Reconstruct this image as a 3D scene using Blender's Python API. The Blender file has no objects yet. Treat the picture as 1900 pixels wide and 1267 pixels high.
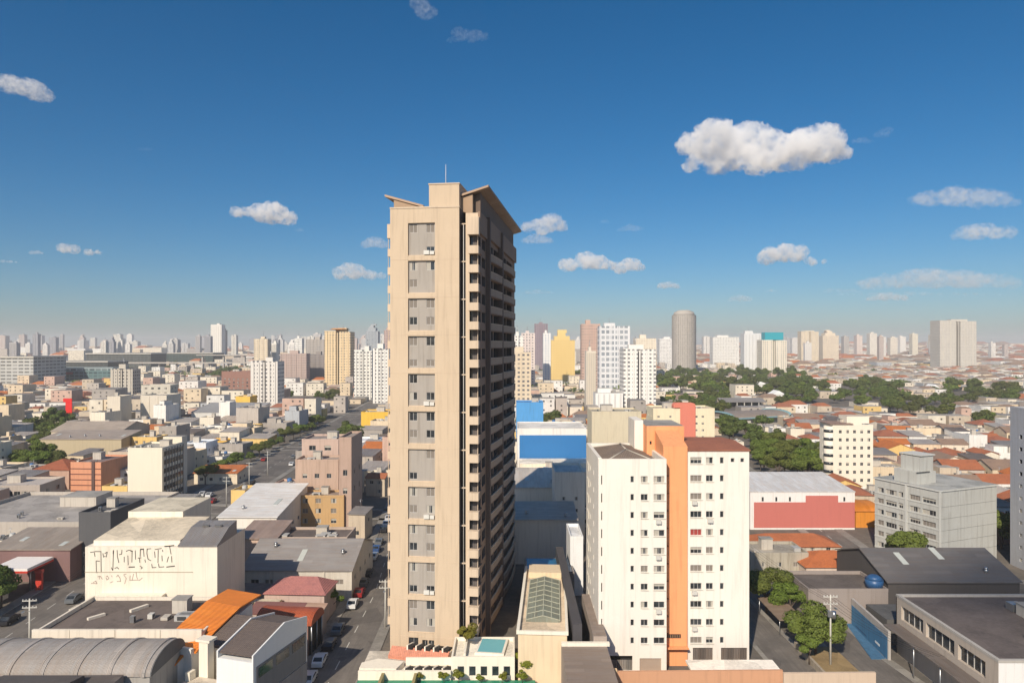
import bpy, math, random
from mathutils import Vector, Matrix, noise as mn
R = math.radians
# ------------------------------------------------------------------ camera, sky, sun, exposure
SC = bpy.context.scene
COL = SC.collection
CAM_H, F, CX, CY = 50.0, 1300.0, 950.0, 640.0      # camera height, focal length and horizon in photograph pixels (1900 wide)
cam_d = bpy.data.cameras.new('camera'); cam = bpy.data.objects.new('camera', cam_d); COL.objects.link(cam)
cam.location = (0, 0, CAM_H); cam.rotation_euler = (R(90), 0, 0)
cam_d.sensor_width = 36.0; cam_d.lens = 36.0*F/1900.0
cam_d.shift_y = (CY-633.5)/1900.0
cam_d.clip_start = 0.5; cam_d.clip_end = 60000
SC.camera = cam
SUN_AZ, SUN_EL = 23.0, 36.0                        # sun behind the camera, to its left
wd = bpy.data.worlds.new('World'); SC.world = wd; wd.use_nodes = True
wn = wd.node_tree.nodes; wl = wd.node_tree.links
sky = wn.new('ShaderNodeTexSky'); sky.sky_type = 'NISHITA'; sky.sun_disc = False
sky.sun_elevation = R(SUN_EL); sky.sun_rotation = R(180+SUN_AZ)
sky.altitude = 700; sky.air_density = 1.0; sky.dust_density = 1.5; sky.ozone_density = 6.0
bg = wn['Background']; bg.inputs['Strength'].default_value = 0.086
hs = wn.new('ShaderNodeHueSaturation'); hs.inputs['Saturation'].default_value = 1.28; hs.inputs['Hue'].default_value = 0.494; wl.new(sky.outputs[0], hs.inputs['Color']); wl.new(hs.outputs[0], bg.inputs['Color'])
sun_d = bpy.data.lights.new('sun', 'SUN'); sun_d.energy = 4.9; sun_d.angle = R(0.53); sun_d.color = (1.0, 0.885, 0.73)
sun = bpy.data.objects.new('sun', sun_d); COL.objects.link(sun); sun.location = (-60, -120, 160)
_d = Vector((math.sin(R(SUN_AZ))*math.cos(R(SUN_EL)), math.cos(R(SUN_AZ))*math.cos(R(SUN_EL)), -math.sin(R(SUN_EL))))
sun.rotation_euler = _d.to_track_quat('-Z', 'Y').to_euler()
SC.view_settings.view_transform = 'Standard'; SC.view_settings.look = 'None'
SC.view_settings.exposure = 0.0; SC.view_settings.gamma = 1.0; SC.view_settings.use_curve_mapping = False
SC.cycles.volume_bounces = 24; SC.cycles.max_bounces = 24; SC.cycles.diffuse_bounces = 3; SC.cycles.glossy_bounces = 2
SC.cycles.transparent_max_bounces = 10; SC.cycles.transmission_bounces = 2
SC.cycles.use_adaptive_sampling = True; SC.cycles.adaptive_threshold = 0.02
SC.cycles.use_denoising = True; SC.cycles.volume_max_steps = 256
rnd = random.Random(11)

def XW(px, Y): return (px-CX)*Y/F
def ZW(py, Y): return CAM_H-(py-CY)*Y/F
def YG(py, z=0.0): return (CAM_H-z)*F/(py-CY)

# ------------------------------------------------------------------ object helpers
def tag(o, label=None, cat=None, group=None, kind=None):
    if label: o['label'] = label
    if cat: o['category'] = cat
    if group: o['group'] = group
    if kind: o['kind'] = kind
    return o
def thing(name, label, cat, loc=(0, 0, 0), rz=0.0, group=None):
    o = bpy.data.objects.new(name, None); COL.objects.link(o)
    o.location = loc; o.rotation_euler = (0, 0, rz); o.empty_display_size = 0.5
    return tag(o, label, cat, group)
def place(name, mesh, parent=None, loc=None, rz=0.0):
    o = bpy.data.objects.new(name, mesh); COL.objects.link(o)
    if parent is not None: o.parent = parent
    if loc is not None: o.location = loc
    if rz: o.rotation_euler = (0, 0, rz)
    return o
class MB:
    def __init__(s): s.v = []; s.f = []; s.m = []; s.mats = []; s.sm = []
    def mi(s, mat):
        if mat not in s.mats: s.mats.append(mat)
        return s.mats.index(mat)
    def poly(s, pts, mat, smooth=False):
        n = len(s.v); s.v += [tuple(p) for p in pts]; s.f.append(tuple(range(n, n+len(pts)))); s.m.append(s.mi(mat)); s.sm.append(smooth)
    def box(s, x0, x1, y0, y1, z0, z1, mat, top=None, bottom=True):
        n = len(s.v)
        s.v += [(x0, y0, z0), (x1, y0, z0), (x1, y1, z0), (x0, y1, z0), (x0, y0, z1), (x1, y0, z1), (x1, y1, z1), (x0, y1, z1)]
        fs = [(0, 1, 5, 4), (1, 2, 6, 5), (2, 3, 7, 6), (3, 0, 4, 7), (4, 5, 6, 7)]
        ms = [mat]*4+[top or mat]
        if bottom: fs.append((3, 2, 1, 0)); ms.append(mat)
        for q, m in zip(fs, ms): s.f.append(tuple(n+i for i in q)); s.m.append(s.mi(m)); s.sm.append(False)
        return s
    def prism(s, pts, z0, z1, mat, top=None, smooth=False):        # pts counter-clockwise in xy
        n = len(s.v); k = len(pts); z0s = z0 if isinstance(z0, (list, tuple)) else [z0]*k; z1s = z1 if isinstance(z1, (list, tuple)) else [z1]*k
        s.v += [(p[0], p[1], z) for p, z in zip(pts, z0s)]+[(p[0], p[1], z) for p, z in zip(pts, z1s)]
        for i in range(k):
            j = (i+1) % k; s.f.append((n+i, n+j, n+k+j, n+k+i)); s.m.append(s.mi(mat)); s.sm.append(smooth)
        s.f.append(tuple(n+k+i for i in range(k))); s.m.append(s.mi(top or mat)); s.sm.append(False)
        s.f.append(tuple(n+k-1-i for i in range(k))); s.m.append(s.mi(mat)); s.sm.append(False)
        return s
    def xprism(s, prof, x0, x1, mat):        # profile in (y, z) extruded along x
        n = len(s.v); k = len(prof)
        s.v += [(x0, p[0], p[1]) for p in prof]+[(x1, p[0], p[1]) for p in prof]
        for i in range(k):
            j = (i+1) % k; s.f.append((n+i, n+k+i, n+k+j, n+j)); s.m.append(s.mi(mat)); s.sm.append(False)
        s.f.append(tuple(n+k+i for i in range(k))); s.f.append(tuple(n+k-1-i for i in range(k)))
        s.m += [s.mi(mat)]*2; s.sm += [False]*2
        return s
    def yprism(s, prof, y0, y1, mat):        # profile in (x, z) extruded along y
        n = len(s.v); k = len(prof)
        s.v += [(p[0], y0, p[1]) for p in prof]+[(p[0], y1, p[1]) for p in prof]
        for i in range(k):
            j = (i+1) % k; s.f.append((n+i, n+j, n+k+j, n+k+i)); s.m.append(s.mi(mat)); s.sm.append(False)
        s.f.append(tuple(n+k+i for i in range(k))); s.f.append(tuple(n+k-1-i for i in range(k)))
        s.m += [s.mi(mat)]*2; s.sm += [False]*2
        return s
    def cyl(s, c, r, z0, z1, mat, n=12, r1=None, smooth=True):
        r1 = r if r1 is None else r1; b = len(s.v)
        for i in range(n):
            a = 2*math.pi*i/n; s.v.append((c[0]+r*math.cos(a), c[1]+r*math.sin(a), z0))
        for i in range(n):
            a = 2*math.pi*i/n; s.v.append((c[0]+r1*math.cos(a), c[1]+r1*math.sin(a), z1))
        for i in range(n):
            j = (i+1) % n; s.f.append((b+i, b+j, b+n+j, b+n+i)); s.m.append(s.mi(mat)); s.sm.append(smooth)
        s.f.append(tuple(b+n+i for i in range(n))); s.f.append(tuple(b+n-1-i for i in range(n)))
        s.m += [s.mi(mat)]*2; s.sm += [False]*2
        return s
    def tube(s, p, q, r, mat, n=6, r1=None):
        p = Vector(p); q = Vector(q); d = (q-p).normalized(); r1 = r if r1 is None else r1
        a = d.orthogonal().normalized(); c = d.cross(a); b = len(s.v)
        for P, rr in ((p, r), (q, r1)):
            for i in range(n):
                t = 2*math.pi*i/n; s.v.append(tuple(P+a*math.cos(t)*rr+c*math.sin(t)*rr))
        for i in range(n):
            j = (i+1) % n; s.f.append((b+i, b+j, b+n+j, b+n+i)); s.m.append(s.mi(mat)); s.sm.append(True)
        s.f.append(tuple(b+n+i for i in range(n))); s.f.append(tuple(b+n-1-i for i in range(n))); s.m += [s.mi(mat)]*2; s.sm += [False]*2
        return s
    def facade(s, o, u, w, h, ops, mat, depth=0.22, rev=None):
        """wall of width w and height h from o along unit (ux, uy); rectangular openings (u0, u1, v0, v1) with real reveals"""
        ux, uy = u; nx, ny = uy, -ux         # outward normal: right-hand side of the walking direction
        P = lambda a, b, d=0.0: (o[0]+ux*a-nx*d, o[1]+uy*a-ny*d, o[2]+b)
        ops = [q for q in ops if q[0] > 0.02 and q[1] < w-0.02 and q[3] < h-0.02]
        vs = sorted({0.0, h, *[q[2] for q in ops], *[q[3] for q in ops]})
        for v0, v1 in zip(vs[:-1], vs[1:]):
            if v1-v0 < 1e-5: continue
            cut = sorted((q[0], q[1]) for q in ops if q[2] < (v0+v1)/2 < q[3])
            a = 0.0
            for c0, c1 in cut:
                if c0 > a: s.poly([P(a, v0), P(c0, v0), P(c0, v1), P(a, v1)], mat)
                a = max(a, c1)
            if a < w: s.poly([P(a, v0), P(w, v0), P(w, v1), P(a, v1)], mat)
        rv = rev or mat
        for u0, u1, v0, v1 in ops:
            s.poly([P(u0, v0), P(u0, v0, depth), P(u0, v1, depth), P(u0, v1)], rv)
            s.poly([P(u1, v0, depth), P(u1, v0), P(u1, v1), P(u1, v1, depth)], rv)
            s.poly([P(u0, v1), P(u0, v1, depth), P(u1, v1, depth), P(u1, v1)], rv)
            s.poly([P(u0, v0, depth), P(u0, v0), P(u1, v0), P(u1, v0, depth)], rv)
        return s
    def mesh(s, name):
        me = bpy.data.meshes.new(name); me.from_pydata(s.v, [], s.f)
        for m in s.mats: me.materials.append(m)
        me.polygons.foreach_set('material_index', s.m); me.polygons.foreach_set('use_smooth', s.sm)
        me.update(); return me
    def build(s, name, parent=None, loc=None, rz=0.0):
        return place(name, s.mesh(name), parent, loc, rz)

# ------------------------------------------------------------------ materials
_M = {}
def nodes(name):
    m = bpy.data.materials.new(name); m.use_nodes = True
    nt = m.node_tree; return m, nt, nt.nodes, nt.links, nt.nodes['Principled BSDF']
def mixc(N, L, fac, a, b, mode='MIX'):
    x = N.new('ShaderNodeMix'); x.data_type = 'RGBA'; x.blend_type = mode
    for i, v in ((0, fac), (6, a), (7, b)):
        if hasattr(v, 'is_output') or isinstance(v, bpy.types.NodeSocket): L.new(v, x.inputs[i])
        else: x.inputs[i].default_value = v if i == 0 else (*v[:3], 1)
    return x.outputs[2]
def math_(N, L, op, a, b=None, c=None):
    x = N.new('ShaderNodeMath'); x.operation = op
    for i, v in enumerate((a, b, c)):
        if v is None: continue
        if isinstance(v, bpy.types.NodeSocket): L.new(v, x.inputs[i])
        else: x.inputs[i].default_value = v
    return x.outputs[0]
def noise_(N, L, scale, detail=4, rough=0.6, vec=None, stretch=None):
    t = N.new('ShaderNodeTexNoise'); t.inputs['Scale'].default_value = scale; t.inputs['Detail'].default_value = detail; t.inputs['Roughness'].default_value = rough
    g = N.new('ShaderNodeNewGeometry')
    src = vec if vec is not None else g.outputs['Position']
    if stretch:
        mp = N.new('ShaderNodeMapping'); L.new(src, mp.inputs[0]); mp.inputs['Scale'].default_value = stretch; src = mp.outputs[0]
    L.new(src, t.inputs['Vector']); return t.outputs['Fac']
def ramp(N, L, fac, lo, hi):
    x = N.new('ShaderNodeMapRange'); x.inputs[1].default_value = lo; x.inputs[2].default_value = hi; L.new(fac, x.inputs[0]); return x.outputs[0]
def dark(c, k): return tuple(v*k for v in c[:3])
def wall(c, dirt=0.35, name='painted_wall'):
    k = ('w', c, dirt)
    if k in _M: return _M[k]
    m, nt, N, L, P = nodes(name)
    big = ramp(N, L, noise_(N, L, 0.12, 5), 0.35, 0.75)
    streak = ramp(N, L, noise_(N, L, 1.0, 4, 0.6, stretch=(1.9, 1.9, 0.10)), 0.50, 0.72)
    fine = ramp(N, L, noise_(N, L, 3.0, 3), 0.3, 0.7)
    a = mixc(N, L, math_(N, L, 'MULTIPLY', big, 0.45*dirt+0.06), c, dark(c, 0.72))
    b = mixc(N, L, math_(N, L, 'MULTIPLY', streak, dirt*0.9), a, (c[0]*0.42+0.02, c[1]*0.38+0.02, c[2]*0.34+0.02))
    pch = ramp(N, L, noise_(N, L, 0.33, 2, 0.4), 0.60, 0.62)
    b = mixc(N, L, math_(N, L, 'MULTIPLY', pch, 0.35*dirt), b, (min(1, c[0]*1.12), min(1, c[1]*1.14), min(1, c[2]*1.18)))
    d = mixc(N, L, math_(N, L, 'MULTIPLY', fine, 0.10), b, dark(c, 0.8))
    L.new(d, P.inputs['Base Color']); P.inputs['Roughness'].default_value = 0.85
    _M[k] = m; return m
def tile(c, name='roof_tiles'):
    k = ('t', c)
    if k in _M: return _M[k]
    m, nt, N, L, P = nodes(name)
    n1 = ramp(N, L, noise_(N, L, 0.35, 6, 0.7), 0.35, 0.7); n2 = ramp(N, L, noise_(N, L, 2.2, 5, 0.7), 0.35, 0.68)
    a = mixc(N, L, math_(N, L, 'MULTIPLY', n1, 0.6), c, (c[0]*0.45, c[1]*0.5, c[2]*0.65))
    b = mixc(N, L, math_(N, L, 'MULTIPLY', n2, 0.5), a, (min(1, c[0]*1.35), c[1]*1.35, c[2]*1.35))
    L.new(b, P.inputs['Base Color']); P.inputs['Roughness'].default_value = 0.8
    tc = N.new('ShaderNodeTexCoord'); w1 = N.new('ShaderNodeTexWave'); w1.inputs['Scale'].default_value = 1.1; w1.bands_direction = 'X'; L.new(tc.outputs['Object'], w1.inputs['Vector'])
    w2 = N.new('ShaderNodeTexWave'); w2.inputs['Scale'].default_value = 0.8; w2.bands_direction = 'Y'; w2.wave_profile = 'SAW'; L.new(tc.outputs['Object'], w2.inputs['Vector'])
    bp = N.new('ShaderNodeBump'); bp.inputs['Strength'].default_value = 0.6; bp.inputs['Distance'].default_value = 0.12
    L.new(math_(N, L, 'ADD', w1.outputs['Fac'], w2.outputs['Fac']), bp.inputs['Height']); L.new(bp.outputs[0], P.inputs['Normal'])
    _M[k] = m; return m
def sheet(c, metal=0.0, axis='X', name='sheet_roof', sc=1.2):
    k = ('s', c, metal, axis, sc)
    if k in _M: return _M[k]
    m, nt, N, L, P = nodes(name)
    n1 = ramp(N, L, noise_(N, L, 0.2, 6, 0.7), 0.35, 0.75)
    st = ramp(N, L, noise_(N, L, 1.0, 4, 0.65, stretch=(2.0, 0.25, 0.25) if axis == 'X' else (0.25, 2.0, 0.25)), 0.4, 0.75)
    pan = noise_(N, L, 0.09, 1, 0.3)
    a = mixc(N, L, math_(N, L, 'MULTIPLY', n1, 0.5), c, dark(c, 0.55))
    b0 = mixc(N, L, math_(N, L, 'MULTIPLY', st, 0.55), a, (c[0]*0.7+0.05, c[1]*0.55+0.03, c[2]*0.42+0.02))
    tc0 = N.new('ShaderNodeTexCoord'); br = N.new('ShaderNodeTexBrick'); mp0 = N.new('ShaderNodeMapping'); mp0.inputs['Rotation'].default_value = (0, 0, 0 if axis == 'Y' else R(90)); L.new(tc0.outputs['Object'], mp0.inputs[0]); L.new(mp0.outputs[0], br.inputs['Vector'])
    br.inputs['Color1'].default_value = (0, 0, 0, 1); br.inputs['Color2'].default_value = (1, 1, 1, 1); br.inputs['Mortar'].default_value = (.5, .5, .5, 1); br.inputs['Scale'].default_value = .5; br.inputs['Mortar Size'].default_value = .006; br.inputs['Brick Width'].default_value = 2.6; br.inputs['Row Height'].default_value = .5
    pt = N.new('ShaderNodeSeparateColor'); L.new(br.outputs['Color'], pt.inputs[0])
    b1 = mixc(N, L, math_(N, L, 'MULTIPLY', ramp(N, L, pt.outputs[0], .55, 1.0), .38), b0, (min(1, c[0]*1.3+.03), min(1, c[1]*1.28+.025), min(1, c[2]*1.25+.02)))
    b = mixc(N, L, math_(N, L, 'MULTIPLY', br.outputs['Fac'], .5), b1, dark(c, .4))
    L.new(b, P.inputs['Base Color']); P.inputs['Roughness'].default_value = 0.55; P.inputs['Metallic'].default_value = metal
    tc = N.new('ShaderNodeTexCoord'); w1 = N.new('ShaderNodeTexWave'); w1.inputs['Scale'].default_value = sc; w1.bands_direction = axis; L.new(tc.outputs['Object'], w1.inputs['Vector'])
    bp = N.new('ShaderNodeBump'); bp.inputs['Strength'].default_value = 0.7; bp.inputs['Distance'].default_value = 0.15
    L.new(w1.outputs['Fac'], bp.inputs['Height']); L.new(bp.outputs[0], P.inputs['Normal'])
    _M[k] = m; return m
def slab(c, name='flat_roof'):
    k = ('f', c)
    if k in _M: return _M[k]
    m, nt, N, L, P = nodes(name)
    n1 = ramp(N, L, noise_(N, L, 0.25, 6, 0.65), 0.38, 0.7); n2 = ramp(N, L, noise_(N, L, 1.7, 6, 0.75), 0.45, 0.66)
    a = mixc(N, L, math_(N, L, 'MULTIPLY', n1, 0.7), c, dark(c, 0.5))
    vo = N.new('ShaderNodeTexVoronoi'); vo.inputs['Scale'].default_value = .22; g0 = N.new('ShaderNodeNewGeometry'); L.new(g0.outputs['Position'], vo.inputs['Vector']); vs_ = N.new('ShaderNodeSeparateColor'); L.new(vo.outputs['Color'], vs_.inputs[0])
    a1 = mixc(N, L, math_(N, L, 'MULTIPLY', ramp(N, L, vs_.outputs[0], .6, .62), .28), a, dark(c, 1.6)); n3 = ramp(N, L, noise_(N, L, .09, 5, .7), .55, .62)
    a2 = mixc(N, L, math_(N, L, 'MULTIPLY', n3, .45), a1, dark(c, .42))
    b = mixc(N, L, math_(N, L, 'MULTIPLY', n2, 0.45), a2, dark(c, 1.35))
    L.new(b, P.inputs['Base Color']); P.inputs['Roughness'].default_value = 0.9
    _M[k] = m; return m
def plain(c, rough=0.6, metal=0.0, name='paint', spec=None, var=0.15):
    k = ('p', c, rough, metal)
    if k in _M: return _M[k]
    m, nt, N, L, P = nodes(name)
    n1 = ramp(N, L, noise_(N, L, 1.3, 4), 0.35, 0.7)
    L.new(mixc(N, L, math_(N, L, 'MULTIPLY', n1, var), c, dark(c, 0.6)), P.inputs['Base Color'])
    P.inputs['Roughness'].default_value = rough; P.inputs['Metallic'].default_value = metal
    _M[k] = m; return m
def glass(c=(0.03, 0.035, 0.04), name='window_glass', rough=0.12):
    k = ('g', c, rough)
    if k in _M: return _M[k]
    m, nt, N, L, P = nodes(name)
    n1 = noise_(N, L, 0.7, 2)
    L.new(mixc(N, L, ramp(N, L, n1, 0.35, 0.65), dark(c, 0.6), dark(c, 1.7)), P.inputs['Base Color'])
    P.inputs['Roughness'].default_value = rough; P.inputs['IOR'].default_value = 1.5
    _M[k] = m; return m
def block_facade(c, g=(0.10, 0.11, 0.12), fl=3.0, bay=3.0, ww=0.55, wh=0.5, name='windowed_facade', ribs=False):
    """far towers: rows of windows on the wall itself, laid out in the object's own metres"""
    k = ('b', c, g, fl, bay, ww, wh, ribs)
    if k in _M: return _M[k]
    m, nt, N, L, P = nodes(name)
    tc = N.new('ShaderNodeTexCoord'); sp = N.new('ShaderNodeSeparateXYZ'); L.new(tc.outputs['Object'], sp.inputs[0])
    sn = N.new('ShaderNodeSeparateXYZ'); L.new(tc.outputs['Normal'], sn.inputs[0])
    front = math_(N, L, 'GREATER_THAN', math_(N, L, 'ABSOLUTE', sn.outputs[1]), 0.7)
    side = math_(N, L, 'LESS_THAN', math_(N, L, 'ABSOLUTE', sn.outputs[2]), 0.5)
    u = math_(N, L, 'ADD', math_(N, L, 'MULTIPLY', sp.outputs[0], front), math_(N, L, 'MULTIPLY', sp.outputs[1], math_(N, L, 'SUBTRACT', 1.0, front)))
    fu = math_(N, L, 'FRACT', math_(N, L, 'DIVIDE', math_(N, L, 'ADD', u, 500.0*bay), bay)); fz = math_(N, L, 'FRACT', math_(N, L, 'DIVIDE', sp.outputs[2], fl))
    a = math_(N, L, 'LESS_THAN', math_(N, L, 'ABSOLUTE', math_(N, L, 'SUBTRACT', fu, 0.5)), ww/2)
    b = math_(N, L, 'LESS_THAN', math_(N, L, 'ABSOLUTE', math_(N, L, 'SUBTRACT', fz, 0.55)), wh/2)
    mask = math_(N, L, 'MULTIPLY', math_(N, L, 'MULTIPLY', a, b), side)
    cell = N.new('ShaderNodeTexWhiteNoise'); cell.noise_dimensions = '2D'
    cb = N.new('ShaderNodeCombineXYZ'); L.new(math_(N, L, 'FLOOR', math_(N, L, 'DIVIDE', math_(N, L, 'ADD', u, 500.0*bay), bay)), cb.inputs[0]); L.new(math_(N, L, 'FLOOR', math_(N, L, 'DIVIDE', sp.outputs[2], fl)), cb.inputs[1]); L.new(cb.outputs[0], cell.inputs[0])
    gl = mixc(N, L, math_(N, L, 'POWER', cell.outputs['Value'], 3.0), g, mixc(N, L, 0.6, g, c))
    n1 = ramp(N, L, noise_(N, L, 0.08, 4), 0.35, 0.75)
    wallc = mixc(N, L, math_(N, L, 'MULTIPLY', n1, 0.3), c, dark(c, 0.7))
    L.new(mixc(N, L, mask, wallc, gl), P.inputs['Base Color'])
    P.inputs['Roughness'].default_value = 0.75
    _M[k] = m; return m
# ------------------------------------------------------------------ palette
CREAM = (0.80, 0.66, 0.47); IVORY = (0.84, 0.76, 0.62); WHITE = (0.84, 0.82, 0.77); TAN = (0.52, 0.38, 0.25); SAND = (0.66, 0.53, 0.38)
PINKB = (0.58, 0.40, 0.32); GREYW = (0.42, 0.41, 0.38); CONC = (0.33, 0.31, 0.28); BROWN = (0.20, 0.14, 0.11); DKGREY = (0.10, 0.10, 0.105)
TERRA = (0.42, 0.13, 0.055); ORANGE = (0.66, 0.20, 0.03); SALMON = (0.72, 0.28, 0.13); YELLOW = (0.78, 0.47, 0.09); ASPH = (0.075, 0.07, 0.068)
ROOFG = (0.23, 0.215, 0.20); ROOFB = (0.15, 0.115, 0.095); ROOFL = (0.42, 0.38, 0.33)
GL = glass(); GLB = glass((0.06, 0.08, 0.09)); CURT = plain((0.45, 0.42, 0.36), 0.9, name='curtain'); FRM = plain((0.55, 0.53, 0.5), 0.5, name='window_frame')
FRMD = plain((0.06, 0.06, 0.06), 0.5, name='dark_frame'); DARKIN = plain((0.02, 0.018, 0.016), 0.9, name='dark_interior'); STEEL = plain((0.45, 0.46, 0.47), 0.35, 0.8, name='steel')

# ------------------------------------------------------------------ ground, streets (structure)
def ground_z(x, y):
    if y < 1700: return 0.0
    t = min(1, (y-1700)/3500.0); s = 0.5+0.5*math.tanh((x-y*0.18)/(y*0.25))
    return (t*t*(3-2*t))*(14+40*s*t)
m, nt, N, L, P = nodes('city_ground')
n1 = ramp(N, L, noise_(N, L, 0.035, 6, 0.7), 0.35, 0.65); n2 = ramp(N, L, noise_(N, L, 0.6, 6, 0.75), 0.4, 0.65)
a = mixc(N, L, n1, (0.13, 0.12, 0.105), (0.20, 0.165, 0.13)); b = mixc(N, L, math_(N, L, 'MULTIPLY', n2, 0.6), a, (0.075, 0.07, 0.065))
L.new(b, P.inputs['Base Color']); P.inputs['Roughness'].default_value = 0.95; M_GROUND = m
gm = MB(); xs = [-6400+i*400 for i in range(33)]; ys = [-280, 0, 200, 600, 1000, 1400]+[1700+i*240 for i in range(30)]
ys = [y for y in ys if y < 8900]
for yy in ys:
    for xx in xs: gm.v.append((xx, yy, ground_z(xx, yy)))
for j in range(len(ys)-1):
    for i in range(len(xs)-1):
        q = j*len(xs)+i; gm.f.append((q, q+1, q+1+len(xs), q+len(xs))); gm.m.append(gm.mi(M_GROUND)); gm.sm.append(True)
tag(gm.build('ground'), kind='structure')
m, nt, N, L, P = nodes('asphalt')
n1 = ramp(N, L, noise_(N, L, 0.25, 6, 0.7), 0.35, 0.65); n2 = ramp(N, L, noise_(N, L, 1.0, 5, 0.75, stretch=(1.5, 0.08, 1)), 0.4, 0.7)
vo = N.new('ShaderNodeTexVoronoi'); vo.inputs['Scale'].default_value = .16; g0 = N.new('ShaderNodeNewGeometry'); L.new(g0.outputs['Position'], vo.inputs['Vector']); vs_ = N.new('ShaderNodeSeparateColor'); L.new(vo.outputs['Color'], vs_.inputs[0])
a0 = mixc(N, L, n1, (0.14, 0.125, 0.11), (0.215, 0.19, 0.165)); a = mixc(N, L, math_(N, L, 'MULTIPLY', ramp(N, L, vs_.outputs[0], .7, .72), .5), a0, (.085, .076, .07)); b = mixc(N, L, math_(N, L, 'MULTIPLY', n2, 0.55), a, (0.09, 0.08, 0.07))
L.new(b, P.inputs['Base Color']); P.inputs['Roughness'].default_value = 0.85; M_ASPH = m
M_PAVE = slab((0.27, 0.25, 0.22), 'pavement'); M_LINE = plain((0.6, 0.58, 0.52), 0.8, name='road_paint', var=0.5); M_KERB = slab((0.36, 0.34, 0.31), 'kerb_stone')
STREETS = []       # (x0, y0, x1, y1, half width) centre lines, used to keep buildings off them
def street(pts, w, pave=2.2, dashes=True, name='street'):
    road = MB(); pv = MB(); mk = MB()
    for (p, q) in zip(pts[:-1], pts[1:]):
        STREETS.append((p[0], p[1], q[0], q[1], w/2+pave))
        d = Vector((q[0]-p[0], q[1]-p[1])); Ln = d.length; d.normalize(); n = Vector((d.y, -d.x))
        Q = lambda s, o, z: (p[0]+d.x*s+n.x*o, p[1]+d.y*s+n.y*o, z)
        zr = 0.012+0.004*(len(STREETS) % 5)
        st = int(Ln/12)+1
        for k in range(st):
            a, b = Ln*k/st, Ln*(k+1)/st
            road.poly([Q(a, -w/2, zr), Q(a, w/2, zr), Q(b, w/2, zr), Q(b, -w/2, zr)], M_ASPH)
        for s in (-1, 1):
            o0, o1 = sorted((s*(w/2), s*(w/2+pave)))
            pv.poly([Q(0, o0, .13), Q(0, o1, .13), Q(Ln, o1, .13), Q(Ln, o0, .13)], M_PAVE)
            e = s*(w/2); pv.poly([Q(0, e, 0), Q(Ln, e, 0), Q(Ln, e, .13), Q(0, e, .13)], M_KERB)
        if dashes and w > 7:
            s0 = 3.0
            while s0 < min(Ln-3, 400):
                mk.poly([Q(s0, -.08, zr+.005), Q(s0, .08, zr+.005), Q(s0+3, .08, zr+.005), Q(s0+3, -.08, zr+.005)], M_LINE); s0 += 7
    tag(road.build(name), kind='structure'); tag(pv.build('pavement'), kind='structure')
    if mk.f: tag(mk.build('road_markings'), kind='structure')
street([(-83, 88), (-90, 150), (-95, 205)], 13); street([(-95, 205), (-105, 420), (-121, 700)], 18, name='avenue')
street([(-27, 84), (-27.6, 141), (-31.2, 185), (-39.5, 300), (-52, 640)], 8, 1.8)
def side_x(y): return -27-(y-84)*.0105 if y < 141 else (-27.6-(y-141)*.082 if y < 185 else -31.2-(y-185)*.072)
street([(58.5, 84), (55.5, 112), (55.5, 150)], 6.5, 1.4)
street([(44.0, 100), (43.0, 150)], 6.0, 0.8, False, 'driveway')
street([(-97, 214), (-33.5, 206)], 9); street([(-260, 232), (-104, 214)], 9)
street([(-320, 345), (-108, 338), (-42, 334), (150, 326), (330, 318)], 9)
street([(80, 150), (95, 330), (120, 620)], 8); street([(59, 146), (150, 141)], 7)
street([(-420, 520), (-118, 500), (120, 480), (460, 470)], 10)

# ------------------------------------------------------------------ footprints already taken
TAKEN = []         # (cx, cy, hx, hy)
def take(x0, x1, y0, y1): TAKEN.append(((x0+x1)/2, (y0+y1)/2, abs(x1-x0)/2, abs(y1-y0)/2))
for _y in range(208, 430, 12): take(-95-(_y-205)*.0465-15, -95-(_y-205)*.0465+19-(_y-208)*.03, _y-6, _y+6)
def free(x, y, hx, hy, pad=0.5):
    for cx, cy, ax, ay in TAKEN:
        if abs(x-cx) < hx+ax+pad and abs(y-cy) < hy+ay+pad: return False
    for x0, y0, x1, y1, hw in STREETS:
        if min(y0, y1)-hy-hw > y or max(y0, y1)+hy+hw < y or min(x0, x1)-hx-hw > x or max(x0, x1)+hx+hw < x: continue
        dx, dy = x1-x0, y1-y0; l2 = dx*dx+dy*dy
        t = max(0, min(1, ((x-x0)*dx+(y-y0)*dy)/l2)); ex, ey = abs(x-x0-t*dx), abs(y-y0-t*dy)
        ln = math.sqrt(l2); nx, ny = abs(dy)/ln, abs(dx)/ln
        if ex*nx+ey*ny < hw+hx*nx+hy*ny and math.hypot(ex, ey) < hw+math.hypot(hx, hy): return False
    return True

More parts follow.
